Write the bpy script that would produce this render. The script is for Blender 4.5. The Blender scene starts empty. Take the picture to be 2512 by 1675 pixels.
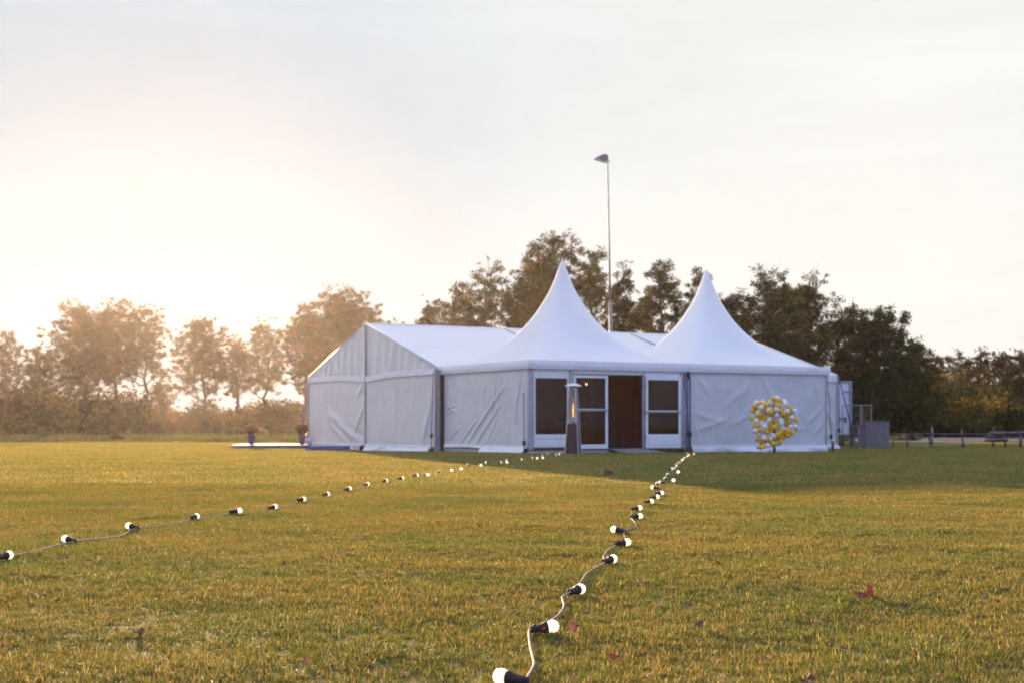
import bpy, math, random
import numpy as np
from mathutils import Vector, Matrix, noise, Euler

sc = bpy.context.scene
R = math.radians
F = 3490.0            # focal length in pixels of the 2512 px wide photograph
HZ = 1038.0           # row of the horizon
CAMH = 0.85
SUN_AZ = -13.6        # degrees from +Y towards +X (negative: left)
SUN_EL = 7.2

# ------------------------------------------------------------------ camera
cam_d = bpy.data.cameras.new("camera")
cam = bpy.data.objects.new("camera", cam_d)
sc.collection.objects.link(cam)
cam.location = (0, 0, CAMH)
cam.rotation_euler = (R(90), 0, 0)
cam_d.sensor_width = 36
cam_d.lens = F / 2512 * 36
cam_d.shift_y = (HZ - 837.5) / 2512
cam_d.clip_end = 3000
cam_d.dof.use_dof = True
cam_d.dof.focus_distance = 7.2
cam_d.dof.aperture_fstop = 4.8
sc.camera = cam

# ------------------------------------------------------------------ world
sun_dir = Vector((math.sin(R(SUN_AZ)) * math.cos(R(SUN_EL)), math.cos(R(SUN_AZ)) * math.cos(R(SUN_EL)), math.sin(R(SUN_EL))))
world = bpy.data.worlds.new("World")
sc.world = world
world.use_nodes = True
nt = world.node_tree
nt.nodes.clear()
def N_(t, **kw):
    n = nt.nodes.new(t)
    for k, v in kw.items():
        setattr(n, k, v)
    return n
L_ = nt.links.new
sky = N_("ShaderNodeTexSky", sky_type='NISHITA')
sky.sun_disc = False
sky.sun_elevation = R(SUN_EL)
sky.sun_rotation = R(SUN_AZ)
sky.air_density = 1.0
sky.dust_density = 1.5
skm = N_("ShaderNodeVectorMath", operation='SCALE')
skm.inputs['Scale'].default_value = 0.0018
L_(sky.outputs[0], skm.inputs[0])
tc = N_("ShaderNodeTexCoord")
nrm = N_("ShaderNodeVectorMath", operation='NORMALIZE')
L_(tc.outputs['Generated'], nrm.inputs[0])
dot = N_("ShaderNodeVectorMath", operation='DOT_PRODUCT')
L_(nrm.outputs[0], dot.inputs[0])
dot.inputs[1].default_value = sun_dir
ramp = N_("ShaderNodeValToRGB")
mr = N_("ShaderNodeMapRange")
mr.inputs['From Min'].default_value = -1
L_(dot.outputs['Value'], mr.inputs['Value'])
L_(mr.outputs[0], ramp.inputs[0])
e = ramp.color_ramp.elements
e[0].position = 0.0;  e[0].color = (0.195, 0.25, 0.44, 1)
e[1].position = 0.45; e[1].color = (0.25, 0.31, 0.50, 1)
for p, c in ((0.66, (0.365, 0.415, 0.54)), (0.88, (0.350, 0.348, 0.336)), (0.94, (0.352, 0.350, 0.342)), (0.965, (0.325, 0.333, 0.332)), (0.981, (0.285, 0.312, 0.325)), (0.992, (0.21, 0.255, 0.295)), (1.0, (0.20, 0.24, 0.28))):
    q = e.new(p); q.color = (*c, 1)
# thin high cloud streaks
mp = N_("ShaderNodeMapping")
mp.inputs['Scale'].default_value = (1.2, 1.2, 7.0)
mp.inputs['Rotation'].default_value = (R(8), R(-6), 0)
L_(nrm.outputs[0], mp.inputs[0])
nz = N_("ShaderNodeTexNoise")
nz.inputs['Scale'].default_value = 2.2
nz.inputs['Detail'].default_value = 7
nz.inputs['Roughness'].default_value = 0.6
nz.inputs['Distortion'].default_value = 0.6
L_(mp.outputs[0], nz.inputs['Vector'])
mr2 = N_("ShaderNodeMapRange")
mr2.inputs['From Min'].default_value = 0.3
mr2.inputs['From Max'].default_value = 0.7
mr2.inputs['To Min'].default_value = 0.95
mr2.inputs['To Max'].default_value = 1.06
L_(nz.outputs[0], mr2.inputs[0])
cl = N_("ShaderNodeVectorMath", operation='SCALE')
L_(ramp.outputs[0], cl.inputs[0])
L_(mr2.outputs[0], cl.inputs['Scale'])
add = N_("ShaderNodeVectorMath", operation='ADD')
L_(cl.outputs[0], add.inputs[0])
L_(skm.outputs[0], add.inputs[1])
bg = N_("ShaderNodeBackground")
bg.inputs['Strength'].default_value = 1.0
L_(add.outputs[0], bg.inputs[0])
wo = N_("ShaderNodeOutputWorld")
L_(bg.outputs[0], wo.inputs[0])

sun_d = bpy.data.lights.new("sun", 'SUN')
sun_d.energy = 5.0
sun_d.color = (1.0, 0.68, 0.37)
sun_d.angle = R(0.6)
sun = bpy.data.objects.new("sun", sun_d)
sun.rotation_euler = (-sun_dir).to_track_quat('-Z', 'Y').to_euler()
sc.collection.objects.link(sun)

sc.view_settings.view_transform = 'Standard'
sc.view_settings.look = 'None'
sc.view_settings.exposure = 1.35
sc.view_settings.gamma = 1
sc.view_settings.use_curve_mapping = False
sc.cycles.use_denoising = True
sc.cycles.denoiser = 'OPENIMAGEDENOISE'
sc.cycles.max_bounces = 8
sc.cycles.transparent_max_bounces = 12
sc.cycles.volume_bounces = 0
sc.cycles.caustics_reflective = False
sc.cycles.caustics_refractive = False
sc.cycles.sample_clamp_indirect = 4

# ------------------------------------------------------------------ helpers
C = sc.collection
rnd = random.Random(7)
rng = np.random.default_rng(11)

def sstep(t):
    t = max(0.0, min(1.0, t))
    return t * t * (3 - 2 * t)

def base_h(y):
    return -0.12 * sstep((y - 38) / 14) - 0.88 * sstep((y - 72) / 158)

def gh(x, y):
    """height of the ground"""
    h = base_h(y)
    k = 1 - sstep((y - 30) / 40)
    f = 1.0 if abs(x) < 30 else 0.0
    if f:
        h += 0.016 * noise.noise((x * 0.55, y * 0.55, 3.1)) * (0.3 + 0.7 * k)
        if k > 0:
            h += 0.012 * k * noise.noise((x * 1.7, y * 1.7, 9.7))
    return h

def G(px, py, z=0.0):
    """point on the ground (plus z) seen at pixel px, py of the photograph"""
    y = 30.0
    for _ in range(30):
        y = 0.5 * y + 0.5 * (CAMH - z - base_h(y)) * F / (py - HZ)
    return Vector(((px - 1256) * y / F, y, base_h(y) + z))

def at(px, y):
    return (px - 1256) * y / F

def zat(py, y):
    return CAMH + (HZ - py) * y / F

def tag(o, label=None, cat=None, group=None, kind=None):
    if label: o['label'] = label
    if cat: o['category'] = cat
    if group: o['group'] = group
    if kind: o['kind'] = kind
    return o

def empty(name, loc=(0, 0, 0), rz=0, label=None, cat=None, group=None):
    o = bpy.data.objects.new(name, None)
    C.objects.link(o)
    o.location = loc
    o.rotation_euler = (0, 0, rz)
    o.empty_display_size = 0.2
    return tag(o, label, cat, group)

def copy_tree(o, parent=None):
    c = o.copy()
    C.objects.link(c)
    c.parent = parent
    for ch in list(o.children):
        copy_tree(ch, c)
    return c

class MB:
    """collects shapes for one mesh"""
    def __init__(s):
        s.v = []; s.f = []; s.sm = []
    def add(s, vs, fs, smooth=False):
        n = len(s.v)
        s.v += [tuple(p) for p in vs]
        s.f += [tuple(i + n for i in f) for f in fs]
        s.sm += [smooth] * len(fs)
        return s
    def box(s, x0, x1, y0, y1, z0, z1, bev=0.0, M=None):
        if bev <= 0:
            vs = [(x, y, z) for z in (z0, z1) for x, y in ((x0, y0), (x1, y0), (x1, y1), (x0, y1))]
            fs = [(0, 3, 2, 1), (4, 5, 6, 7), (0, 1, 5, 4), (1, 2, 6, 5), (2, 3, 7, 6), (3, 0, 4, 7)]
        else:
            b = min(bev, (x1 - x0) * .45, (y1 - y0) * .45, (z1 - z0) * .45)
            vs = []; 
            def ring(z, d):
                return [(x0 + d, y0 + b, z), (x0 + b, y0 + d, z), (x1 - b, y0 + d, z), (x1 - d, y0 + b, z),
                        (x1 - d, y1 - b, z), (x1 - b, y1 - d, z), (x0 + b, y1 - d, z), (x0 + d, y1 - b, z)]
            for z, d in ((z0, b), (z0 + b, 0), (z1 - b, 0), (z1, b)):
                if d:
                    vs += [(x0 + b, y0 + b, z), (x0 + b, y0 + b, z), (x1 - b, y0 + b, z), (x1 - b, y0 + b, z),
                           (x1 - b, y1 - b, z), (x1 - b, y1 - b, z), (x0 + b, y1 - b, z), (x0 + b, y1 - b, z)]
                else:
                    vs += ring(z, 0)
            fs = []
            for r in range(3):
                for i in range(8):
                    j = (i + 1) % 8
                    fs.append((r * 8 + i, r * 8 + j, (r + 1) * 8 + j, (r + 1) * 8 + i))
            fs.append((0, 6, 4, 2)); fs.append((24, 26, 28, 30))
        if M is not None:
            vs = [tuple(M @ Vector(p)) for p in vs]
        return s.add(vs, fs)
    def tube(s, pts, rad, n=8, cap=True, smooth=True):
        pts = [Vector(p) for p in pts]
        if not hasattr(rad, '__len__'):
            rad = [rad] * len(pts)
        vs = []; fs = []
        up = Vector((0, 0, 1))
        prev = None
        for i, p in enumerate(pts):
            t = (pts[min(i + 1, len(pts) - 1)] - pts[max(i - 1, 0)])
            if t.length < 1e-9: t = Vector((0, 0, 1))
            t.normalize()
            if prev is None:
                a = t.cross(up if abs(t.z) < .9 else Vector((1, 0, 0))).normalized()
            else:
                a = (prev - t * prev.dot(t)).normalized()
            prev = a
            b = t.cross(a)
            for k in range(n):
                an = 2 * math.pi * k / n
                vs.append(p + (a * math.cos(an) + b * math.sin(an)) * rad[i])
        for i in range(len(pts) - 1):
            for k in range(n):
                k2 = (k + 1) % n
                fs.append((i * n + k, i * n + k2, (i + 1) * n + k2, (i + 1) * n + k))
        s.add(vs, fs, smooth)
        if cap:
            m = len(s.v) - len(vs)
            s.f.append(tuple(m + k for k in range(n))[::-1]); s.sm.append(False)
            s.f.append(tuple(m + (len(pts) - 1) * n + k for k in range(n))); s.sm.append(False)
        return s
    def lathe(s, prof, n=16, M=None, smooth=True):
        vs = []; fs = []
        for r, z in prof:
            for k in range(n):
                an = 2 * math.pi * k / n
                vs.append((r * math.cos(an), r * math.sin(an), z))
        for i in range(len(prof) - 1):
            for k in range(n):
                k2 = (k + 1) % n
                fs.append((i * n + k, i * n + k2, (i + 1) * n + k2, (i + 1) * n + k))
        if M is not None:
            vs = [tuple(M @ Vector(p)) for p in vs]
        return s.add(vs, fs, smooth)
    def sheet(s, nu, nv, fn, smooth=True):
        vs = [fn(i / nu, j / nv) for j in range(nv + 1) for i in range(nu + 1)]
        fs = []
        for j in range(nv):
            for i in range(nu):
                a = j * (nu + 1) + i
                fs.append((a, a + 1, a + nu + 2, a + nu + 1))
        return s.add(vs, fs, smooth)
    def build(s, name, mat, parent=None, loc=None):
        me = bpy.data.meshes.new(name)
        me.from_pydata(s.v, [], s.f)
        me.polygons.foreach_set('use_smooth', s.sm)
        me.materials.append(mat)
        me.update()
        o = bpy.data.objects.new(name, me)
        C.objects.link(o)
        o.parent = parent
        if loc: o.location = loc
        return o

def mesh_np(name, verts, faces, mat, parent=None, cols=None, smooth=False, link=True):
    """faces: (n,k) array of one arity"""
    me = bpy.data.meshes.new(name)
    nv, (nf, k) = len(verts), faces.shape
    me.vertices.add(nv)
    me.vertices.foreach_set('co', verts.astype(np.float32).ravel())
    me.loops.add(nf * k)
    me.loops.foreach_set('vertex_index', faces.astype(np.int32).ravel())
    me.polygons.add(nf)
    me.polygons.foreach_set('loop_start', (np.arange(nf) * k).astype(np.int32))
    me.polygons.foreach_set('loop_total', np.full(nf, k, np.int32))
    if smooth:
        me.polygons.foreach_set('use_smooth', np.ones(nf, bool))
    me.materials.append(mat)
    me.update(calc_edges=True)
    if cols is not None:
        a = me.attributes.new('tint', 'FLOAT_COLOR', 'POINT')
        c4 = np.ones((nv, 4), np.float32); c4[:, :3] = cols
        a.data.foreach_set('color', c4.ravel())
    o = bpy.data.objects.new(name, me)
    if link:
        C.objects.link(o)
    o.parent = parent
    return o

# ------------------------------------------------------------------ materials
def mat(name, col=(.5, .5, .5), rough=.5, metal=0, spec=.5, trans=0.0, transcol=None, emit=None, estr=0,
        var=0.0, vscale=5.0, bump=0.0, bscale=20.0, bdist=0.01, coat=0.0, stretch=None, col2=None, sheen=0):
    m = bpy.data.materials.new(name)
    m.use_nodes = True
    t = m.node_tree
    b = t.nodes['Principled BSDF']
    out = t.nodes['Material Output']
    b.inputs['Base Color'].default_value = (*col, 1)
    b.inputs['Roughness'].default_value = rough
    b.inputs['Metallic'].default_value = metal
    b.inputs['Specular IOR Level'].default_value = spec
    b.inputs['Coat Weight'].default_value = coat
    if emit:
        b.inputs['Emission Color'].default_value = (*emit, 1)
        b.inputs['Emission Strength'].default_value = estr
    co = t.nodes.new('ShaderNodeTexCoord')
    vec = co.outputs['Object']
    if stretch:
        mpn = t.nodes.new('ShaderNodeMapping')
        mpn.inputs['Scale'].default_value = stretch
        t.links.new(vec, mpn.inputs[0]); vec = mpn.outputs[0]
    if var > 0 or col2:
        nn = t.nodes.new('ShaderNodeTexNoise')
        nn.inputs['Scale'].default_value = vscale
        nn.inputs['Detail'].default_value = 6
        nn.inputs['Roughness'].default_value = .6
        t.links.new(vec, nn.inputs['Vector'])
        mx = t.nodes.new('ShaderNodeMix'); mx.data_type = 'RGBA'
        c2 = col2 or tuple(c * (1 - var) for c in col)
        c1 = col if col2 else tuple(min(1, c * (1 + var * .5)) for c in col)
        mx.inputs[6].default_value = (*c1, 1); mx.inputs[7].default_value = (*c2, 1)
        mrn = t.nodes.new('ShaderNodeMapRange')
        mrn.inputs['From Min'].default_value = .35; mrn.inputs['From Max'].default_value = .65
        t.links.new(nn.outputs[0], mrn.inputs[0])
        t.links.new(mrn.outputs[0], mx.inputs[0])
        t.links.new(mx.outputs[2], b.inputs['Base Color'])
    if bump > 0:
        n2 = t.nodes.new('ShaderNodeTexNoise')
        n2.inputs['Scale'].default_value = bscale
        n2.inputs['Detail'].default_value = 5
        t.links.new(vec, n2.inputs['Vector'])
        bp = t.nodes.new('ShaderNodeBump')
        bp.inputs['Strength'].default_value = bump
        bp.inputs['Distance'].default_value = bdist
        t.links.new(n2.outputs[0], bp.inputs['Height'])
        t.links.new(bp.outputs[0], b.inputs['Normal'])
    if trans > 0:
        tr = t.nodes.new('ShaderNodeBsdfTranslucent')
        tr.inputs[0].default_value = (*(transcol or col), 1)
        ms = t.nodes.new('ShaderNodeMixShader')
        ms.inputs[0].default_value = trans
        t.links.new(b.outputs[0], ms.inputs[1])
        t.links.new(tr.outputs[0], ms.inputs[2])
        t.links.new(ms.outputs[0], out.inputs[0])
    return m

def leaf_mat(name, mul=(1, 1, 1), trans=.45, tboost=(1.3, 1.15, .7), rough=.5, spec=.3, pos_noise=None, dry=None):
    """blade / leaf: colour of its own from the 'tint' attribute"""
    m = bpy.data.materials.new(name)
    m.use_nodes = True
    t = m.node_tree
    b = t.nodes['Principled BSDF']; out = t.nodes['Material Output']
    b.inputs['Roughness'].default_value = rough
    b.inputs['Specular IOR Level'].default_value = spec
    at_ = t.nodes.new('ShaderNodeAttribute'); at_.attribute_name = 'tint'
    mu = t.nodes.new('ShaderNodeVectorMath'); mu.operation = 'MULTIPLY'
    t.links.new(at_.outputs['Color'], mu.inputs[0]); mu.inputs[1].default_value = mul
    colr = mu.outputs[0]
    if pos_noise:
        ge = t.nodes.new('ShaderNodeNewGeometry')
        sc1, sc2, cA, cB = pos_noise
        nn = t.nodes.new('ShaderNodeTexNoise'); nn.inputs['Scale'].default_value = sc1
        nn.inputs['Detail'].default_value = 4; nn.inputs['Roughness'].default_value = .6
        t.links.new(ge.outputs['Position'], nn.inputs['Vector'])
        mrn = t.nodes.new('ShaderNodeMapRange'); mrn.inputs['From Min'].default_value = .36; mrn.inputs['From Max'].default_value = .64
        t.links.new(nn.outputs[0], mrn.inputs[0])
        mx = t.nodes.new('ShaderNodeMix'); mx.data_type = 'RGBA'
        mx.inputs[6].default_value = (*cA, 1); mx.inputs[7].default_value = (*cB, 1)
        t.links.new(mrn.outputs[0], mx.inputs[0])
        m2 = t.nodes.new('ShaderNodeVectorMath'); m2.operation = 'MULTIPLY'
        t.links.new(colr, m2.inputs[0]); t.links.new(mx.outputs[2], m2.inputs[1]); colr = m2.outputs[0]
    t.links.new(colr, b.inputs['Base Color'])
    tb = t.nodes.new('ShaderNodeVectorMath'); tb.operation = 'MULTIPLY'
    t.links.new(colr, tb.inputs[0]); tb.inputs[1].default_value = tboost
    tr = t.nodes.new('ShaderNodeBsdfTranslucent')
    t.links.new(tb.outputs[0], tr.inputs[0])
    ms = t.nodes.new('ShaderNodeMixShader'); ms.inputs[0].default_value = trans
    t.links.new(b.outputs[0], ms.inputs[1]); t.links.new(tr.outputs[0], ms.inputs[2])
    t.links.new(ms.outputs[0], out.inputs[0])
    return m

def glass_mat(name, tint=(.9, .92, .92), refl=1.0, rough=.0):
    m = bpy.data.materials.new(name); m.use_nodes = True
    t = m.node_tree; t.nodes.remove(t.nodes['Principled BSDF'])
    tr = t.nodes.new('ShaderNodeBsdfTransparent'); tr.inputs[0].default_value = (*tint, 1)
    gl = t.nodes.new('ShaderNodeBsdfGlossy'); gl.inputs['Roughness'].default_value = rough
    fr = t.nodes.new('ShaderNodeFresnel'); fr.inputs[0].default_value = 1.5
    mu = t.nodes.new('ShaderNodeMath'); mu.operation = 'MULTIPLY'; mu.inputs[1].default_value = refl
    t.links.new(fr.outputs[0], mu.inputs[0])
    ms = t.nodes.new('ShaderNodeMixShader')
    t.links.new(mu.outputs[0], ms.inputs[0]); t.links.new(tr.outputs[0], ms.inputs[1]); t.links.new(gl.outputs[0], ms.inputs[2])
    t.links.new(ms.outputs[0], t.nodes['Material Output'].inputs[0])
    return m

M = {}
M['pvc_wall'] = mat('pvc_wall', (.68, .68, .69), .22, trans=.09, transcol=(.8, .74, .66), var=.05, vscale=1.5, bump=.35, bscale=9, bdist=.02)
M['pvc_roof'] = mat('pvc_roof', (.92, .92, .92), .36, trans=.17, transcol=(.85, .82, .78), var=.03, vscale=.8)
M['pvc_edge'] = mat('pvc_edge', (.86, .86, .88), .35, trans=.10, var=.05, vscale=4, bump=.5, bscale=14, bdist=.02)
M['alu'] = mat('alu', (.42, .42, .46), .38, metal=.7, var=.15, vscale=9)
M['white_frame'] = mat('white_frame', (.80, .81, .83), .3, var=.04, vscale=6)
M['seam'] = mat('seam', (.28, .28, .33), .6)
M['strap_blue'] = mat('strap_blue', (.03, .05, .30), .6)
M['dark'] = mat('dark', (.03, .028, .028), .6)
M['ratchet'] = mat('ratchet', (.06, .055, .05), .5, metal=.5)
M['wood_sill'] = mat('wood_sill', (.16, .10, .075), .7, var=.4, vscale=6, stretch=(1, 8, 8), bump=.3)
M['wood_floor'] = mat('wood_floor', (.11, .065, .045), .6, var=.3, vscale=4)
M['lining'] = mat('lining', (.60, .24, .19), .9, var=.12, vscale=1.0)  # for the sheets added to make the interior dark
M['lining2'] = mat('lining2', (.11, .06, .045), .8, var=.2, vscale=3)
M['ramp'] = mat('ramp', (.25, .22, .24), .6, var=.25, vscale=8, bump=.2)
M['glass'] = glass_mat('glass', (.72, .62, .52), .32)
M['clear_vinyl'] = glass_mat('clear_vinyl', (.82, .80, .78), 1.0, .15)
M['steel_dark'] = mat('steel_dark', (.065, .035, .032), .5, metal=.2, var=.2, vscale=12)
M['steel'] = mat('steel', (.45, .44, .47), .3, metal=.9)
M['cap'] = mat('cap', (.62, .63, .68), .3, metal=.8)
M['mesh_grille'] = mat('mesh_grille', (.16, .14, .15), .45, metal=.6)
M['flame'] = mat('flame', (.9, .4, .1), .5, emit=(1.0, .42, .10), estr=1.9, var=.0)
M['bulb'] = mat('bulb', (.50, .43, .32), .15, emit=(1.0, .80, .50), estr=.68)
M['socket'] = mat('socket', (.06, .032, .03), .6, spec=.2, var=.3, vscale=60, bump=.3, bscale=120, bdist=.001)
M['cord'] = mat('cord', (.26, .235, .23), .75, spec=.15, var=.3, vscale=40, bump=.3, bscale=90, bdist=.001)
M['balloon_y'] = mat('balloon_yellow', (.95, .55, .03), .2, trans=.12, transcol=(.9, .5, .05))
M['balloon_w'] = mat('balloon_white', (.93, .93, .91), .2, trans=.12)
M['stem_brown'] = mat('stem_brown', (.05, .028, .022), .6)
M['pole'] = mat('pole', (.22, .22, .25), .45, metal=.3, var=.15, vscale=3)
M['lamp_head'] = mat('lamp_head', (.17, .15, .17), .4, metal=.3)
M['lamp_glass'] = mat('lamp_glass', (.75, .75, .75), .15)
M['bark'] = mat('bark', (.075, .052, .038), .9, var=.4, vscale=3, stretch=(3, 3, .6), bump=.4, bscale=6, bdist=.05)
M['trailer'] = mat('trailer_paint', (.66, .70, .76), .35, var=.05, vscale=2)
M['trailer_trim'] = mat('trailer_trim', (.30, .30, .32), .4, metal=.4)
M['tail_red'] = mat('tail_red', (.45, .07, .02), .25)
M['tail_orange'] = mat('tail_orange', (.55, .20, .03), .25)
M['light_board'] = mat('light_board', (.05, .14, .07), .4)
M['rubber'] = mat('rubber', (.02, .02, .02), .8)
M['plank_grey'] = mat('plank_grey', (.21, .20, .22), .8, var=.3, vscale=5, stretch=(8, 8, .5), bump=.4, bscale=12)
M['fence_wood'] = mat('fence_wood', (.13, .10, .10), .85, var=.35, vscale=6, bump=.4)
M['fence_pale'] = mat('fence_pale', (.24, .21, .22), .8, var=.3, vscale=6)
M['tape'] = mat('tape', (.6, .58, .6), .5)
M['wire'] = mat('wire', (.22, .21, .20), .5, metal=.4)
M['deck_top'] = mat('deck_top', (.42, .37, .32), .5, var=.15, vscale=5)
M['deck_side'] = mat('deck_side', (.30, .27, .32), .6, var=.2, vscale=5)
M['crate'] = mat('crate_blue', (.045, .075, .33), .4, var=.15, vscale=6)
M['pot'] = mat('pot_purple', (.15, .10, .35), .4)
M['pink'] = mat('pink_cloth', (.62, .42, .52), .6)
M['leaf_red'] = mat('leaf_red', (.13, .035, .026), .8, trans=.2, transcol=(.25, .06, .035), var=.5, vscale=30)
M['leaf_brown'] = mat('leaf_brown', (.16, .075, .06), .7, trans=.2, transcol=(.4, .16, .08), var=.5, vscale=30)
M['leaf_grey'] = mat('leaf_grey', (.15, .12, .11), .7, trans=.1, var=.4, vscale=30)
M['twig'] = mat('twig', (.03, .018, .014), 1.0, spec=.05)
M['log'] = mat('log_brown', (.10, .035, .03), .85, var=.4, vscale=4)
M['amber'] = mat('amber_top', (.38, .15, .04), .4, var=.2, vscale=5)  # orange light falling on the table top put into its colour
M['bulb_small'] = mat('bulb_small', (.9, .5, .2), .4, emit=(1, .45, .15), estr=4)
M['weight'] = mat('ground_weight', (.07, .035, .03), .7)

# ground --------------------------------------------------------------
def ground_material():
    m = bpy.data.materials.new('turf'); m.use_nodes = True
    t = m.node_tree; b = t.nodes['Principled BSDF']
    b.inputs['Roughness'].default_value = .9
    b.inputs['Specular IOR Level'].default_value = .15
    ge = t.nodes.new('ShaderNodeNewGeometry')
    def nz_(s, d=6, r=.65):
        n = t.nodes.new('ShaderNodeTexNoise'); n.inputs['Scale'].default_value = s
        n.inputs['Detail'].default_value = d; n.inputs['Roughness'].default_value = r
        t.links.new(ge.outputs['Position'], n.inputs['Vector']); return n.outputs[0]
    def ramp_(src, stops):
        r = t.nodes.new('ShaderNodeValToRGB'); t.links.new(src, r.inputs[0])
        el = r.color_ramp.elements
        el[0].position, el[0].color = stops[0][0], (*stops[0][1], 1)
        el[1].position, el[1].color = stops[-1][0], (*stops[-1][1], 1)
        for p, c in stops[1:-1]:
            q = el.new(p); q.color = (*c, 1)
        return r.outputs[0]
    a = ramp_(nz_(38), ((.3, (.055, .045, .016)), (.5, (.12, .11, .03)), (.72, (.20, .17, .06))))
    c = ramp_(nz_(.7, 4), ((.35, (.75, .95, .8)), (.65, (1.25, 1.1, 1.0))))
    mu = t.nodes.new('ShaderNodeVectorMath'); mu.operation = 'MULTIPLY'
    t.links.new(a, mu.inputs[0]); t.links.new(c, mu.inputs[1])
    # the sandy riding ground to the right beyond the fence
    sx = t.nodes.new('ShaderNodeSeparateXYZ'); t.links.new(ge.outputs['Position'], sx.inputs[0])
    def rng_(src, a0, a1):
        q = t.nodes.new('ShaderNodeMapRange'); q.inputs['From Min'].default_value = a0; q.inputs['From Max'].default_value = a1
        t.links.new(src, q.inputs[0]); return q.outputs[0]
    def mul_(p, q):
        k = t.nodes.new('ShaderNodeMath'); k.operation = 'MULTIPLY'; t.links.new(p, k.inputs[0]); t.links.new(q, k.inputs[1]); return k.outputs[0]
    msk = mul_(mul_(rng_(sx.outputs['X'], 14, 17), rng_(sx.outputs['Y'], 76, 82)), rng_(sx.outputs['Y'], 122, 116))
    mx = t.nodes.new('ShaderNodeMix'); mx.data_type = 'RGBA'
    t.links.new(msk, mx.inputs[0]); t.links.new(mu.outputs[0], mx.inputs[6]); mx.inputs[7].default_value = (.27, .19, .16, 1)
    t.links.new(mx.outputs[2], b.inputs['Base Color'])
    bp = t.nodes.new('ShaderNodeBump'); bp.inputs['Strength'].default_value = .8; bp.inputs['Distance'].default_value = .03
    t.links.new(nz_(30), bp.inputs['Height']); t.links.new(bp.outputs[0], b.inputs['Normal'])
    return m

def axis(lo, hi, step, far_lo, far_hi, grow=1.25):
    a = list(np.arange(lo, hi + 1e-6, step))
    s = step; p = hi
    while p < far_hi:
        s *= grow; p += s; a.append(p)
    s = step; p = lo
    while p > far_lo:
        s *= grow; p -= s; a.insert(0, p)
    return a
xs = axis(-16, 16, .2, -700, 700)
ys = axis(0, 60, .2, -60, 1500, 1.2)
gv = np.array([(x, y, gh(x, y) - .003) for y in ys for x in xs])
nx = len(xs)
ii, jj = np.meshgrid(np.arange(nx - 1), np.arange(len(ys) - 1))
q = (jj * nx + ii).ravel()
gf = np.stack([q, q + 1, q + nx + 1, q + nx], 1)
ground = mesh_np('ground', gv, gf, ground_material(), smooth=True)
tag(ground, 'flat sports field of worn yellow-green turf', kind='structure')

# grass --------------------------------------------------------------
def blades(name, size, n, hmin, hmax, w, seed, mat_, lean=.5, cols=None):
    r = np.random.default_rng(seed)
    # clumping
    p = r.uniform(-size / 2, size / 2, (n, 2))
    clump = r.uniform(-size / 2, size / 2, (max(6, n // 40), 2))
    k = r.random(n) < .6
    p[k] = clump[r.integers(0, len(clump), k.sum())] + r.normal(0, size * .045, (k.sum(), 2))
    h = r.uniform(hmin, hmax, n) * np.where(r.random(n) < .12, 1.35, 1)
    ang = r.uniform(0, 2 * np.pi, n)
    ln = np.abs(r.normal(0, lean, n))
    la = r.uniform(0, 2 * np.pi, n)
    side = np.stack([np.cos(ang), np.sin(ang), np.zeros(n)], 1) * (w * r.uniform(.6, 1.2, n))[:, None] / 2
    dirn = np.stack([np.cos(la) * ln, np.sin(la) * ln, np.ones(n)], 1)
    dirn /= np.linalg.norm(dirn, axis=1)[:, None]
    bend = np.stack([np.cos(la), np.sin(la), -0.4 * np.ones(n)], 1) * (h * .45 * np.minimum(ln, 1.2))[:, None]
    b0 = np.concatenate([p, np.full((n, 1), -.006)], 1)
    mid = b0 + dirn * (h * .55)[:, None]
    tip = b0 + dirn * h[:, None] + bend
    v = np.stack([b0 - side, b0 + side, mid - side * .8, mid + side * .8, tip], 1).reshape(-1, 3)
    base = (np.arange(n) * 5)[:, None]
    f = np.concatenate([base + np.array([[0, 1, 3]]), base + np.array([[0, 3, 2]]), base + np.array([[2, 3, 4]])], 0)
    pal = np.array(cols)
    ci = r.choice(len(pal), n, p=[c / sum(COLW) for c in COLW] if len(pal) == len(COLW) else None)
    col = pal[ci] * r.uniform(.75, 1.25, (n, 1))
    col = np.repeat(col, 5, 0)
    return mesh_np(name, v, f, mat_, cols=col, link=False)

COLW = (30, 24, 18, 16, 8, 4)
LAWN = ((.075, .122, .020), (.150, .175, .032), (.235, .205, .060), (.34, .265, .13), (.16, .095, .05), (.50, .41, .26))
grass_m = leaf_mat('grass_blade', trans=.5, tboost=(1.32, 1.15, .72), rough=.55, spec=.22,
                   pos_noise=(.55, 1, (.76, .92, .84), (1.24, 1.08, 1.02)))
verge_m = leaf_mat('verge_blade', trans=.4, tboost=(1.2, 1.1, .6))

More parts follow.
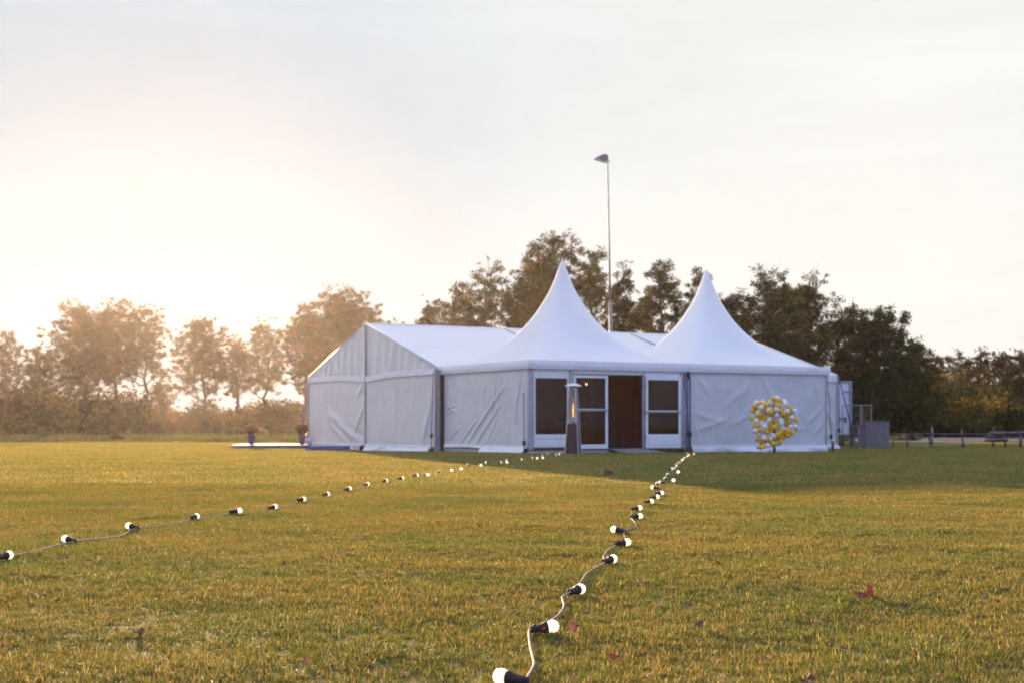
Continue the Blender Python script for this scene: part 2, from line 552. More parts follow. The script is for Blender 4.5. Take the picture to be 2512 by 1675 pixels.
def scatter(name, label, protos, pts, rots, scls):
    col = bpy.data.collections.new(name + '_blades')
    for o in protos:
        col.objects.link(o)
    me = bpy.data.meshes.new(name)
    n = len(pts)
    me.vertices.add(n)
    me.vertices.foreach_set('co', np.asarray(pts, np.float32).ravel())
    a = me.attributes.new('rotz', 'FLOAT_VECTOR', 'POINT'); a.data.foreach_set('vector', np.asarray(rots, np.float32).ravel())
    a = me.attributes.new('scl', 'FLOAT', 'POINT'); a.data.foreach_set('value', np.asarray(scls, np.float32))
    a = me.attributes.new('pick', 'INT', 'POINT'); a.data.foreach_set('value', rng.integers(0, len(protos), n).astype(np.int32))
    o = bpy.data.objects.new(name, me)
    C.objects.link(o)
    tag(o, label, kind='stuff')
    g = bpy.data.node_groups.new(name, 'GeometryNodeTree')
    g.interface.new_socket('Geometry', in_out='INPUT', socket_type='NodeSocketGeometry')
    g.interface.new_socket('Geometry', in_out='OUTPUT', socket_type='NodeSocketGeometry')
    gi = g.nodes.new('NodeGroupInput'); go = g.nodes.new('NodeGroupOutput')
    ip = g.nodes.new('GeometryNodeInstanceOnPoints')
    ci = g.nodes.new('GeometryNodeCollectionInfo')
    ci.inputs['Collection'].default_value = col
    ci.inputs['Separate Children'].default_value = True
    ci.inputs['Reset Children'].default_value = True
    def na(nm, typ):
        q_ = g.nodes.new('GeometryNodeInputNamedAttribute'); q_.data_type = typ; q_.inputs[0].default_value = nm
        return q_.outputs[0]
    e2r = g.nodes.new('FunctionNodeEulerToRotation')
    g.links.new(na('rotz', 'FLOAT_VECTOR'), e2r.inputs[0])
    g.links.new(gi.outputs[0], ip.inputs['Points'])
    g.links.new(ci.outputs[0], ip.inputs['Instance'])
    ip.inputs['Pick Instance'].default_value = True
    g.links.new(na('pick', 'INT'), ip.inputs['Instance Index'])
    g.links.new(e2r.outputs[0], ip.inputs['Rotation'])
    g.links.new(na('scl', 'FLOAT'), ip.inputs['Scale'])
    g.links.new(ip.outputs[0], go.inputs[0])
    md = o.modifiers.new('scatter', 'NODES'); md.node_group = g
    return o

# tent frame: N = front corner of the marquee, u along its long side, w across
TH = R(29)
U = Vector((math.cos(TH), math.sin(TH), 0)); W = Vector((-math.sin(TH), math.cos(TH), 0))
NC = Vector((-2.47, 46.27, 0))
LM, WM = 17.08, 11.5
def loc_ab(x, y):
    d = Vector((x, y, 0)) - NC
    return d.dot(U), d.dot(W)
def under_tent(x, y):
    a, b = loc_ab(x, y)
    return (0.1 < a < LM - .1 and -0.1 < b < WM - .1) or (.35 < a < 11.3 and -5.6 < b < 0)

pts = []; rots = []; scls = []
s = .30
for iy in np.arange(2.6, 20, s * .9):
    hw = iy * .36 * 1.12 + 1.4
    for ix in np.arange(-hw, hw, s * .9):
        x = ix + rnd.uniform(-.04, .04); y = iy + rnd.uniform(-.04, .04)
        sx_ = (gh(x + .1, y) - gh(x - .1, y)) / .2; sy_ = (gh(x, y + .1) - gh(x, y - .1)) / .2
        q_ = Vector((-sx_, -sy_, 1)).to_track_quat('Z', 'Y')
        pts.append((x, y, gh(x, y)))
        ee = (q_.to_matrix() @ Matrix.Rotation(rnd.uniform(0, 6.28), 3, 'Z')).to_euler()
        rots.append(tuple(ee))
        scls.append(1.12 * (1 + .30 * noise.noise((x * .9, y * .9, 40)) + .18 * noise.noise((x * 3.1, y * 3.1, 44))))
near = [blades('grass_near_%d' % i, .33, 1700, .011, .030, .0027, 20 + i, grass_m, 1.15, LAWN) for i in range(6)]
scatter('lawn_grass', 'short worn turf of green and straw blades near the camera', near, pts, rots, scls)
pts = []; rots = []; scls = []
s = 1.0
for iy in np.arange(19.5, 74, s * .95):
    hw = iy * .36 * 1.1 + 3
    for ix in np.arange(-hw, hw, s * .95):
        x = ix + rnd.uniform(-.1, .1); y = iy + rnd.uniform(-.1, .1)
        if under_tent(x, y): continue
        pts.append((x, y, gh(x, y))); rots.append((0, 0, rnd.uniform(0, 6.28)))
        scls.append(1.1 + .25 * noise.noise((x * .5, y * .5, 50)))
LAWN_FAR_LIT = tuple(tuple(c * 1.34 for c in q_) for q_ in ((.075, .112, .022), (.135, .155, .034), (.21, .178, .062), (.32, .25, .125), (.15, .09, .05), (.46, .38, .25)))  # far blades brightened, the stronger backlight at a distance put into their colour
farp = [blades('grass_far_%d' % i, 1.1, 3000, .014, .034, .008, 50 + i, grass_m, .9, LAWN_FAR_LIT) for i in range(3)]
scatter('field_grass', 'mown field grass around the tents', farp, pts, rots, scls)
VERGE = ((.07, .10, .03), (.11, .13, .04), (.17, .15, .06), (.24, .2, .1), (.09, .07, .03), (.3, .26, .16))
pts = []; rots = []; scls = []
for iy in np.arange(75, 112, 1.9):
    hw = iy * .37 + 6
    for ix in np.arange(-hw, hw, 1.9):
        if ix > 13 and iy > 74: 
            if rnd.random() < .93: continue
        x = ix + rnd.uniform(-.6, .6); y = iy + rnd.uniform(-.6, .6)
        pts.append((x, y, gh(x, y))); rots.append((0, 0, rnd.uniform(0, 6.28))); scls.append(rnd.uniform(.45, 1.0))
vp = [blades('verge_%d' % i, 2.3, 1200, .12, .38, .02, 70 + i, verge_m, .35, VERGE) for i in range(2)]
scatter('verge_grass', 'band of uncut grass along the edge of the field', vp, pts, rots, scls)

# ------------------------------------------------------------------ haze
hz = MB(); hz.box(-260, 260, -30, 300, -3.2, 26)
hm = bpy.data.materials.new('haze_air'); hm.use_nodes = True
hm.node_tree.nodes.clear()
pv = hm.node_tree.nodes.new('ShaderNodeVolumePrincipled')
pv.inputs['Color'].default_value = (.96, .84, .81, 1)
pv.inputs['Density'].default_value = .00011
pv.inputs['Anisotropy'].default_value = .74
ho = hm.node_tree.nodes.new('ShaderNodeOutputMaterial')
hm.node_tree.links.new(pv.outputs[0], ho.inputs['Volume'])
haze = hz.build('haze', hm)
tag(haze, 'thin sunlit evening haze over the field', kind='stuff')

# ------------------------------------------------------------------ trees
def tree(name, x, y, H, hw, seed, leaf_m, label, cat='tree', group=None, base=.25, dens=1.0, leaf=.30, nclus=170, sparse=.0, pal=None):
    r = np.random.default_rng(seed)
    z0 = base_h(y) - .1
    root = empty(name, (x, y, z0), 0, label, cat, group)
    mb = MB()
    H0 = H
    # trunk
    nseg = 9
    tp = [Vector((0, 0, 0))]
    drift = Vector((r.normal(0, .05), r.normal(0, .05), 0))
    for i in range(1, nseg + 1):
        tp.append(Vector((drift.x * i * H / 9 * .5 + r.normal(0, .012 * H), drift.y * i * H / 9 * .5 + r.normal(0, .012 * H), H * .94 * i / nseg)))
    r0 = H * .017 + .03
    tr = [r0 * (1.35 if i == 0 else 1) * (1 - .88 * (i / nseg)) for i in range(nseg + 1)]
    mb.tube(tp, tr, 7, cap=False)
    def trunk_at(t):
        f = t / .94 * nseg; f = min(max(f, 0), nseg - 1e-4); i = int(f)
        return tp[i].lerp(tp[i + 1], f - i)
    # crown: uneven lobes around the trunk, clumps of leaves inside them, a branch to every clump
    lobes = []
    lo = H * base
    nlb = 13 + int(r.integers(0, 4))
    ga = r.uniform(0, 6.28)
    for k in range(nlb):
        t = (k + .5) / nlb
        zc = lo + (H - lo) * (.12 + .76 * t)
        env = hw * (math.sin(math.pi * (.20 + .70 * t ** 1.15))) ** .8
        ga += 2.4 + r.normal(0, .4)
        rad = env * r.uniform(.46, .70)
        off = max(0, env - rad) * r.uniform(.75, 1.1)
        lobes.append((np.array([math.cos(ga) * off, math.sin(ga) * off * .8, zc]), rad, rad * r.uniform(.55, .9)))
    lobes.append((np.array([r.normal(0, .1 * hw), 0, H - .16 * hw - .03 * H]), hw * .34, hw * .30 + .03 * H))
    lobes.append((np.array([r.normal(0, .2 * hw), 0, H * .80]), hw * .5, hw * .45))
    cl = []
    for c_, ra, rz in lobes:
        vol = ra * ra * rz
        ncl = int(8 + (3.4 if y > 150 else 5.4) * vol ** .72)
        lm = []
        for q_ in range(ncl):
            d = r.normal(0, 1, 3); d /= np.linalg.norm(d)
            p_ = c_ + d * (r.random() ** .5) * np.array([ra, ra, rz])
            # feathery outer twigs
            if r.random() < .18: p_ = c_ + d * np.array([ra, ra, rz]) * r.uniform(1.0, 1.22)
            lm.append(p_)
            cl.append((Vector(p_), r.uniform(.30, .62) * (.75 + .045 * hw)))
        t0 = max(base * .55, min(.86, (c_[2] - rz * .9 - .25 * abs(c_[0])) / H))
        p0 = trunk_at(t0)
        hub = Vector(c_) + Vector((0, 0, -rz * .35))
        lr = r0 * .34 * (1.15 - t0) + .03
        m1 = p0.lerp(hub, .5) + Vector((r.normal(0, .06 * ra), r.normal(0, .06 * ra), -.06 * (hub - p0).length))
        mb.tube([p0, m1, hub], [lr, lr * .75, lr * .5], 5, cap=False)
        for p_ in lm:
            e1 = Vector(p_)
            s0 = m1.lerp(hub, r.uniform(.3, 1.0))
            mb.tube([s0, s0.lerp(e1, .5) + Vector((r.normal(0, .08), r.normal(0, .08), .08)), e1], [lr * .32 + .01, .022, .008], 3, cap=False)
    mb.build('trunk', M['bark'], root)
    V = []; Cc = []
    pal = np.array(pal if pal is not None else ((.045, .065, .018), (.06, .075, .02), (.09, .085, .022), (.12, .085, .03)))
    for c, rad in cl:
        if r.random() < sparse: continue
        n = max(10, int((80 if y > 150 else 92) * dens * (rad / .6) ** 2))
        d = r.normal(0, 1, (n, 3)); d /= np.linalg.norm(d, axis=1)[:, None]
        pp = np.array(c) + d * (rad * r.random(n)[:, None] ** .6) * np.array([1.05, 1.05, .82])
        V.append(pp)
        Cc.append(np.tile(pal[r.choice(len(pal), p=np.array([.4, .3, .2, .1])) if len(pal) == 4 else 0], (n, 1)) * r.uniform(.7, 1.3, (n, 1)))
    P_ = np.concatenate(V); col = np.concatenate(Cc)
    kp = P_[:, 2] < H0 * r.uniform(.93, 1.015, len(P_)); P_ = P_[kp]; col = col[kp]
    n = len(P_)
    a = r.normal(0, 1, (n, 3)); a /= np.linalg.norm(a, axis=1)[:, None]
    b = np.cross(a, r.normal(0, 1, (n, 3))); b /= np.linalg.norm(b, axis=1)[:, None]
    sz = leaf * r.uniform(.5, 1.15, n)[:, None]
    v = np.stack([P_ - a * sz * .6, P_ + b * sz * .36, P_ + a * sz * .6, P_ - b * sz * .36], 1).reshape(-1, 3)
    f = (np.arange(n) * 4)[:, None] + np.array([[0, 1, 2, 3]])
    mesh_np('crown', v, f, leaf_m, parent=root, cols=np.repeat(col, 4, 0))
    return root, n

tree_m = leaf_mat('tree_leaf', trans=.30, tboost=(1.8, 1.2, .5), rough=.8, spec=.05)
DK = ((.035, .05, .016), (.045, .06, .018), (.065, .065, .02), (.09, .065, .025))
WR = ((.035, .042, .013), (.05, .045, .015), (.07, .05, .018), (.10, .06, .022))
k = 2512 / 2352
TREES = [  # x, top, half width (2352-px picture), distance, crown base, sparse, palette, label
 (14, 750, 50, 222, .30, .35, WR, 'thin feathery tree cut by the left edge of the view'),
 (92, 792, 48, 232, .22, .25, WR, 'low rounded tree between the left edge and the broad tall tree'),
 (190, 686, 82, 226, .24, .10, WR, 'broad tall spreading tree left of the sun glow, leftmost of the big ones'),
 (268, 676, 62, 236, .30, .15, WR, 'tall tree whose crown merges with the broad spreading tree on its left'),
 (330, 690, 55, 228, .34, .22, WR, 'tall forked tree just left of the bright gap in the treeline'),
 (372, 868, 34, 214, .15, .20, ((.10, .10, .02), (.14, .11, .03), (.16, .1, .03), (.2, .12, .04)), 'small yellowish tree standing in front of the bright gap'),
 (466, 722, 74, 226, .28, .22, WR, 'round-crowned tree directly under the sun glow with a bare straight trunk'),
 (548, 765, 42, 240, .30, .32, WR, 'slim pale tree right of the round-crowned tree under the glow'),
 (605, 727, 58, 232, .30, .42, WR, 'very sparse see-through tree between sun glow and dense rounded tree'),
 (700, 690, 60, 224, .26, .12, WR, 'leafy tree forming the left shoulder of the dense rounded tree by the tent'),
 (780, 650, 92, 216, .22, .05, WR, 'dense wide rounded tree behind the left gable of the marquee'),
 (858, 705, 40, 222, .25, .15, WR, 'narrow tree on the right shoulder of the dense rounded tree'),
 (915, 728, 42, 200, .15, .15, WR, 'low tree peeping over the left end of the marquee ridge'),
 (985, 676, 48, 128, .15, .18, DK, 'first dark tree right of the low dip above the marquee ridge'),
 (1055, 640, 52, 122, .15, .10, DK, 'dark tree left of the open-topped slender tree'),
 (1118, 590, 50, 126, .20, .36, DK, 'slender tree with open airy top left of the tallest tree'),
 (1195, 610, 52, 120, .18, .10, DK, 'tree on the left shoulder of the tallest tree'),
 (1280, 516, 86, 118, .18, .06, DK, 'tallest tree, directly behind the peak of the entrance pagoda'),
 (1362, 560, 52, 124, .18, .10, DK, 'dark tree just left of the floodlight mast'),
 (1430, 600, 46, 120, .18, .22, DK, 'dark tree just right of the floodlight mast'),
 (1525, 580, 56, 124, .20, .25, DK, 'tall oval tree standing midway between the two pagoda peaks'),
 (1600, 600, 44, 130, .20, .34, DK, 'thin tree just left of the second pagoda peak'),
 (1695, 655, 52, 122, .18, .24, DK, 'lower tree just right of the second pagoda peak'),
 (1775, 608, 74, 120, .18, .16, DK, 'tall wide dark tree behind the right slope of the second pagoda'),
 (1858, 622, 64, 126, .15, .18, DK, 'ragged-topped dark tree right of the tall wide tree'),
 (1940, 690, 52, 120, .12, .14, DK, 'mid-height dark tree behind the right end of the marquee'),
 (2012, 698, 80, 116, .10, .05, DK, 'dense dome-shaped dark tree right of the white trailer'),
 (2095, 772, 52, 122, .10, .08, DK, 'short dense tree at the right foot of the dome-shaped tree'),
 (2150, 800, 44, 176, .12, .22, WR, 'faint distant tree, first one right of the dark tree group'),
 (2205, 798, 46, 182, .14, .26, WR, 'distant tree above the jump beyond the rail fence'),
 (2252, 792, 42, 178, .14, .24, WR, 'distant tree with narrow pointed top near the right edge'),
 (2300, 800, 44, 172, .14, .18, WR, 'bushy distant tree second from the right edge'),
 (2346, 800, 50, 166, .10, .10, WR, 'bushy distant tree cut by the right edge of the view'),
 (1232, 575, 46, 134, .2, .1, DK, 'dark tree rising behind the left slope of the entrance pagoda'),
 (1478, 655, 48, 134, .15, .1, DK, 'lower dark tree filling the dip right of the floodlight mast'),
 (1650, 668, 48, 134, .15, .1, DK, 'lower dark tree directly behind the second pagoda peak'),
 (1822, 650, 50, 136, .15, .1, DK, 'dark tree in the dip between the wide tree and the ragged-topped tree'),
 (-60, 770, 60, 225, .2, .15, WR, 'tree beyond the left edge of the view'),
 (2430, 790, 70, 170, .1, .1, WR, 'tree beyond the right edge of the view'),
]
GL = 'trees along the far side of the field'
GR = 'dark trees behind the tents'
tot = 0
for i, (tx, ty, thw, D, cb, sp, pal, lb) in enumerate(TREES):
    x = at(tx * k, D); H = zat(ty * k, D) - base_h(D)
    hwm = thw * k * D / F * (1.40 if D > 150 else 1.55)
    far = D > 150
    _, n = tree('tree', x, D, H, hwm, 100 + i, tree_m, lb, base=cb, dens=(.85 if far else 1.15) * (1.0 if far else 1.25),
                leaf=.25 if far else .18, sparse=sp, pal=pal, group=GL if far else GR)
    tot += n
print('tree leaves', tot)

# undergrowth as one mass
def undergrowth(name, label, spans, seed, leaf_m, pal, leaf=.3):
    r = np.random.default_rng(seed)
    V = []; Cc = []
    pal = np.array(pal)
    for x0, x1, top, D, step in spans:   # px (2352), top row, distance
        px = x0
        while px < x1:
            dd = D + r.normal(0, 4)
            X = at(px * k, dd); zt = zat((top + r.normal(0, 14)) * k, dd); zb = base_h(dd)
            hh = max(.8, zt - zb)
            rad = hh * .42
            n = int(130 + 60 * hh)
            d = r.normal(0, 1, (n, 3)); d /= np.linalg.norm(d, axis=1)[:, None]
            c = np.array([X, dd, zb + hh * .5])
            p = c + d * (r.random(n)[:, None] ** .45) * np.array([rad * 1.1, rad, hh * .52])
            # lumps
            V.append(p); Cc.append(np.tile(pal[r.integers(0, len(pal))], (n, 1)) * r.uniform(.6, 1.4, (n, 1)))
            px += step * r.uniform(.5, 1.4)
    P_ = np.concatenate(V); col = np.concatenate(Cc); n = len(P_)
    a = r.normal(0, 1, (n, 3)); a /= np.linalg.norm(a, axis=1)[:, None]
    b = np.cross(a, r.normal(0, 1, (n, 3))); b /= np.linalg.norm(b, axis=1)[:, None]
    sz = leaf * r.uniform(.5, 1.2, n)[:, None]
    v = np.stack([P_ - a * sz * .6, P_ + b * sz * .38, P_ + a * sz * .6, P_ - b * sz * .38], 1).reshape(-1, 3)
    f = (np.arange(n) * 4)[:, None] + np.array([[0, 1, 2, 3]])
    o = mesh_np(name, v, f, leaf_m, cols=np.repeat(col, 4, 0))
    tag(o, label, kind='stuff')
    return n
UG = ((.035, .045, .015), (.05, .06, .018), (.08, .075, .02), (.12, .10, .03), (.06, .045, .02))
UY = ((.10, .10, .03), (.14, .12, .035), (.06, .07, .02), (.09, .07, .025))
print('undergrowth', undergrowth('undergrowth', 'tangled shrubs and saplings under the trees left of the marquee', [
    (-60, 120, 890, 232, 9), (120, 325, 905, 228, 9), (60, 340, 955, 220, 9), (330, 445, 966, 240, 10), (330, 720, 958, 230, 10),
    (460, 720, 930, 238, 14), (-60, 720, 975, 218, 8), (600, 960, 925, 236, 11)], 5, tree_m, UG, .5),
  undergrowth('undergrowth', 'dense dark shrubs under the trees right of the tents', [
    (1900, 2140, 850, 126, 10), (1900, 2420, 925, 130, 9), (2100, 2440, 870, 168, 9), (1900, 2440, 975, 124, 8), (940, 1900, 860, 130, 14)], 6, tree_m, UG + UY[:2], .34))

def bush(name, px, top, D, hwpx, label, pal, seed, leaf=.28, cat='bush', n=1600):
    r = np.random.default_rng(seed)
    X = at(px * k, D); zb = base_h(D); hh = zat(top * k, D) - zb; hw = hwpx * k * D / F
    root = empty(name, (X, D, zb), 0, label, cat)
    mb = MB()
    P_ = []
    for q_ in range(14):
        an = r.uniform(0, 6.28); rr = hw * r.uniform(.2, .85)
        e_ = Vector((math.cos(an) * rr, math.sin(an) * rr, hh * r.uniform(.5, .95)))
        mb.tube([(0, 0, 0), (e_.x * .4, e_.y * .4, e_.z * .6), e_], [.04, .025, .01], 4, cap=False)
        m_ = n // 14
        d = r.normal(0, 1, (m_, 3)); d /= np.linalg.norm(d, axis=1)[:, None]
        P_.append(np.array(e_) * np.array([1, 1, .75]) + d * (r.random(m_)[:, None] ** .5) * np.array([hw * .42, hw * .42, hh * .36]))
    mb.build('stem', M['bark'], root)
    P_ = np.concatenate(P_); P_[:, 2] = np.clip(P_[:, 2], .02, hh * 1.02); m_ = len(P_)
    a = r.normal(0, 1, (m_, 3)); a /= np.linalg.norm(a, axis=1)[:, None]
    b = np.cross(a, r.normal(0, 1, (m_, 3))); b /= np.linalg.norm(b, axis=1)[:, None]
    sz = leaf * r.uniform(.5, 1.2, m_)[:, None]
    v = np.stack([P_ - a * sz * .6, P_ + b * sz * .38, P_ + a * sz * .6, P_ - b * sz * .38], 1).reshape(-1, 3)
    f = (np.arange(m_) * 4)[:, None] + np.array([[0, 1, 2, 3]])
    pal = np.array(pal)
    col = pal[r.integers(0, len(pal), m_)] * r.uniform(.7, 1.3, (m_, 1))
    mesh_np('foliage', v, f, tree_m, parent=root, cols=np.repeat(col, 4, 0))
bush('bush', 235, 955, 100, 36, 'grey-green bush standing alone in front of the left treeline', ((.09, .10, .06), (.12, .12, .07)), 31, .2, n=2600)
bush('bush', 268, 998, 78, 16, 'small reddish low bush right beside the grey-green bush', ((.12, .07, .04), (.09, .06, .03)), 32, .1, n=1200)
bush('bush', 2285, 978, 92, 20, 'low dark green bush behind the rail fence posts', ((.03, .05, .015), (.045, .07, .02)), 33, .14, n=1600)
bush('bush', 105, 978, 90, 22, 'pale low scrub at the far left edge of the field', ((.10, .11, .05), (.12, .12, .06)), 34, .14, n=900)

# ------------------------------------------------------------------ tents
def folds(fl, nz_amp=.012, seed=0, nsc=2.5, gain=1.0):
    """displacement of a cloth wall; fl: (u0,v0,u1,v1,amp,width)"""
    def fn(u, v, W_, H_):
        x, y = u * W_, v * H_
        d = nz_amp * noise.noise((x * nsc * .5, y * nsc * .35, seed)) + nz_amp * .5 * noise.noise((x * nsc * 1.6, y * nsc, seed + 5))
        for (u0, v0, u1, v1, am, wd) in fl:
            ax, ay, bx, by = u0 * W_, v0 * H_, u1 * W_, v1 * H_
            dx, dy = bx - ax, by - ay
            L2 = dx * dx + dy * dy
            t = ((x - ax) * dx + (y - ay) * dy) / L2
            tt = max(0, min(1, t))
            ex, ey = x - (ax + tt * dx), y - (ay + tt * dy)
            dd = (ex * ex + ey * ey) / (wd * wd)
            if dd < 8:
                d += gain * am * math.exp(-dd) * math.sin(math.pi * min(1, max(.0, .12 + .76 * tt)))
        return d
    return fn

def wall(parent, name, m, p0, p1, z0, z1, nrmv, fn, nu=60, nv=40, zf=None):
    """cloth between p0 and p1 (local), from z0 to z1, displaced along nrmv"""
    p0 = Vector(p0); p1 = Vector(p1); nv_ = Vector(nrmv)
    W_ = (p1 - p0).length
    def f(u, v):
        za = z0(u) if callable(z0) else z0
        zb = z1(u) if callable(z1) else z1
        p = p0.lerp(p1, u)
        edge = min(1, u / .03, (1 - u) / .03) * min(1, v / .02, (1 - v) / .02)
        d = fn(u, v, W_, zb - za) * edge
        q_ = p + nv_ * d
        return (q_.x, q_.y, za + (zb - za) * v)
    return MB().sheet(nu, nv, f).build(name, m, parent)

# ---- big marquee
EAVE, EAVE_B, RIDGE = 2.69, 2.45, 4.43
GZ = -.13
mq = empty('marquee', NC, TH, 'large white frame marquee with pitched roof behind the two pagodas', 'tent')
BAY = LM / 3
def roof_panel(a0, a1, side):
    # side 0: front slope (b from 0 to mid), 1: back slope
    def f(u, v):
        a = a0 + (a1 - a0) * u
        b = (WM / 2) * v
        z = EAVE + (RIDGE - EAVE) * v
        # purlin at two fifths, cloth sagging between
        sag = -.045 * abs(math.sin(math.pi * v / .46)) if v < .46 else -.05 * math.sin(math.pi * (v - .46) / .54)
        sag *= (.25 + .75 * math.sin(math.pi * u))
        z += sag
        if side: b = WM - b
        return (a, b, z)
    return MB().sheet(24, 26, f)
for i in range(3):
    for sd in (0, 1):
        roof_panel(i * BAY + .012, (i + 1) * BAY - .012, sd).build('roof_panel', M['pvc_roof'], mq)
for i in range(4):
    mb = MB()
    a = i * BAY
    for b0, b1 in ((0, WM / 2), (WM, WM / 2)):
        mb.tube([(a, b0, EAVE + .012), (a, b1, RIDGE + .012)], .028, 6)
    mb.build('rafter_cover', M['seam'] if 0 < i < 3 else M['pvc_edge'], mq)
mb = MB(); mb.tube([(0, WM / 2, RIDGE + .01), (LM, WM / 2, RIDGE + .01)], .03, 6); mb.build('ridge_cover', M['pvc_roof'], mq)
for b in (WM * .23, WM * .77):
    mb = MB(); z = EAVE + (RIDGE - EAVE) * .46 - .03; mb.tube([(.02, b, z), (LM - .02, b, z)], .03, 6); mb.build('purlin', M['alu'], mq)
# gable ends
def gable(a, out):
    for s0, s1 in ((0, WM / 2), (WM / 2, WM)):
        def zl(t, s0=s0, s1=s1):
            b = s0 + (s1 - s0) * t
            return EAVE_B - .10 * math.exp(-((b - WM / 2) / 1.6) ** 2)
        def zu(t, s0=s0, s1=s1):
            b = s0 + (s1 - s0) * t
            return EAVE + (RIDGE - EAVE) * (1 - abs(b - WM / 2) / (WM / 2))
        fn = lambda u, v, w, h: .022 * math.sin(u * w * 9.5 + 2 * noise.noise((u * 9, v * 2, 4))) * (1 - v * .4) + .02 * noise.noise((u * w * .8, v * 2, 2))
        wall(mq, 'gable_panel', M['pvc_wall'], (a, s0 + .02, 0), (a, s1 - .02, 0), zl, zu, (out, 0, 0), fn, 110, 14)
        # valance strip over the seam
        wall(mq, 'valance', M['pvc_edge'], (a + out * .05, s0, 0), (a + out * .05, s1, 0),
             lambda t, zl=zl: zl(t) + .0, lambda t, zl=zl: zl(t) + .20, (out, 0, 0), folds([], .02, 8, 5), 60, 5)
gable(0, -1); gable(LM, 1)
for s0, s1 in ((.02, WM / 2), (WM / 2, WM - .02)):
    rp_ = [(-.075, s0 + (s1 - s0) * t, EAVE_B - .10 * math.exp(-((s0 + (s1 - s0) * t - WM / 2) / 1.6) ** 2) - .012) for t in np.linspace(0, 1, 14)]
    MB().tube(rp_, .013, 5).build('seam_rope', M['seam'], mq)
# lower walls, left end: two panels with a post between
f1 = folds([(.42, .45, .92, .06, .10, .16), (.50, .38, .98, .12, -.05, .12), (.36, .60, .46, .20, .05, .10), (.80, .10, .99, .60, .07, .10), (.88, .75, 1.0, .95, .05, .10),
            (.42, .30, .72, .02, .05, .10)], .012, 1, 2.5, .75)
f2 = folds([(.25, .9, .24, .1, .012, .05), (.7, .95, .69, .2, .012, .05), (.55, .95, .54, .5, .012, .05), (.96, .55, .84, .03, .06, .12), (.99, .8, .93, .35, .04, .08), (.45, .9, .44, .1, .02, .12)], .012, 2)
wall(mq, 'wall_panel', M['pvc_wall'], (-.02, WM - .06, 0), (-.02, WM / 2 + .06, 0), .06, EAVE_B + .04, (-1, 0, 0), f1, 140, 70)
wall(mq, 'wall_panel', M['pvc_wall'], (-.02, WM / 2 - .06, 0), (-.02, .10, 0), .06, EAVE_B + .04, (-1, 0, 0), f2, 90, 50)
def bar(parent, x0, x1, y0, y1, z0, z1, m='white_frame', name='base_rail', bev=.008):
    return MB().box(min(x0, x1), max(x0, x1), min(y0, y1), max(y0, y1), z0, z1, bev).build(name, M[m], parent)
for s0, s1 in ((.10, 2.85), (2.95, WM / 2 - .08), (WM / 2 + .08, 8.55), (8.65, WM - .02)):
    bar(mq, -.12, -.06, s0, s1, .05, .12)
def skirt(parent, p0, p1, out, zt, amp, seed, zb=GZ, name='skirt'):
    p0 = Vector((*p0, 0)); p1 = Vector((*p1, 0)); o_ = Vector((*out, 0))
    w = (p1 - p0).length
    def f(u, v):
        p = p0.lerp(p1, u)
        wv = amp * (.6 + noise.noise((u * w * 1.1, seed, v * .7)) * 1.4 + .5 * noise.noise((u * w * 4, seed, v)))
        rise = .5 * (1 + noise.noise((u * w * .7, seed + 3, 0))) * .05
        d = (v ** .7) * wv + .02
        z = zt + (zb + rise - zt) * v
        p = p + o_ * d
        return (p.x, p.y, z)
    return MB().sheet(60, 8, f).build(name, M['pvc_edge'], parent)
skirt(mq, (-.07, .3), (-.07, WM / 2 - .15), (-1, 0), .06, .16, 3)
skirt(mq, (-.07, WM / 2 + .35), (-.07, 8.2), (-1, 0), .06, .14, 9)
skirt(mq, (-.07, 8.2), (-.07, WM - .1), (-1, 0), .05, .03, 11)
# posts
def post(parent, x, y, z0, z1, s=.05, m='alu', name='post'):
    return MB().box(x - s, x + s, y - s, y + s, z0, z1, .008).build(name, M[m], parent)
for a in (0, BAY, 2 * BAY, LM):
    for b in (0.02, WM - .02):
        post(mq, a, b, GZ - .05, EAVE - .03)
post(mq, -.03, WM / 2, GZ - .05, RIDGE - .06, .035)
post(mq, LM + .03, WM / 2, GZ - .05, RIDGE - .06, .035)
# right end, back and the free front bay
g0 = folds([], .03, 21)
wall(mq, 'wall_panel', M['pvc_wall'], (LM, .1, 0), (LM, WM / 2, 0), GZ, EAVE_B, (1, 0, 0), g0, 40, 20)
wall(mq, 'wall_panel', M['pvc_wall'], (LM, WM / 2, 0), (LM, WM - .1, 0), GZ, EAVE_B, (1, 0, 0), g0, 40, 20)
for i in range(3):
    wall(mq, 'wall_panel', M['pvc_wall'], (i * BAY + .06, WM, 0), ((i + 1) * BAY - .06, WM, 0), GZ, EAVE_B + .1, (0, 1, 0), folds([], .02, 30 + i), 40, 20)
wall(mq, 'wall_panel', M['pvc_wall'], (2 * BAY + .3, -.02, 0), (LM - .07, -.02, 0), .02, EAVE_B - .03, (0, -1, 0),
     folds([(.80, .9, .99, .3, .07, .07), (.84, .7, .99, .1, -.05, .07), (.80, .5, .97, .02, .06, .07), (.88, .98, .98, .7, .04, .06)], .02, 41), 110, 40)
bar(mq, 2 * BAY + .3, LM - .06, -.09, -.03, .0, .06)
skirt(mq, (2 * BAY + .3, -.07), (LM - .02, -.07), (0, -1), .02, .22, 17)
for b, o_ in ((-.03, -1), (WM + .03, 1)):
    wall(mq, 'valance', M['pvc_edge'], (.02, b, 0), (LM - .02, b, 0), EAVE_B, EAVE + .01, (0, o_, 0), folds([], .012, 14, 4), 90, 4)
bar(mq, 2 * BAY, LM, -.05, .0, EAVE_B - .05, EAVE_B - .01, 'alu', 'eave_beam')
bar(mq, -.02, LM, WM / 2 - .04, WM / 2 + .04, RIDGE - .16, RIDGE - .07, 'alu', 'ridge_beam')
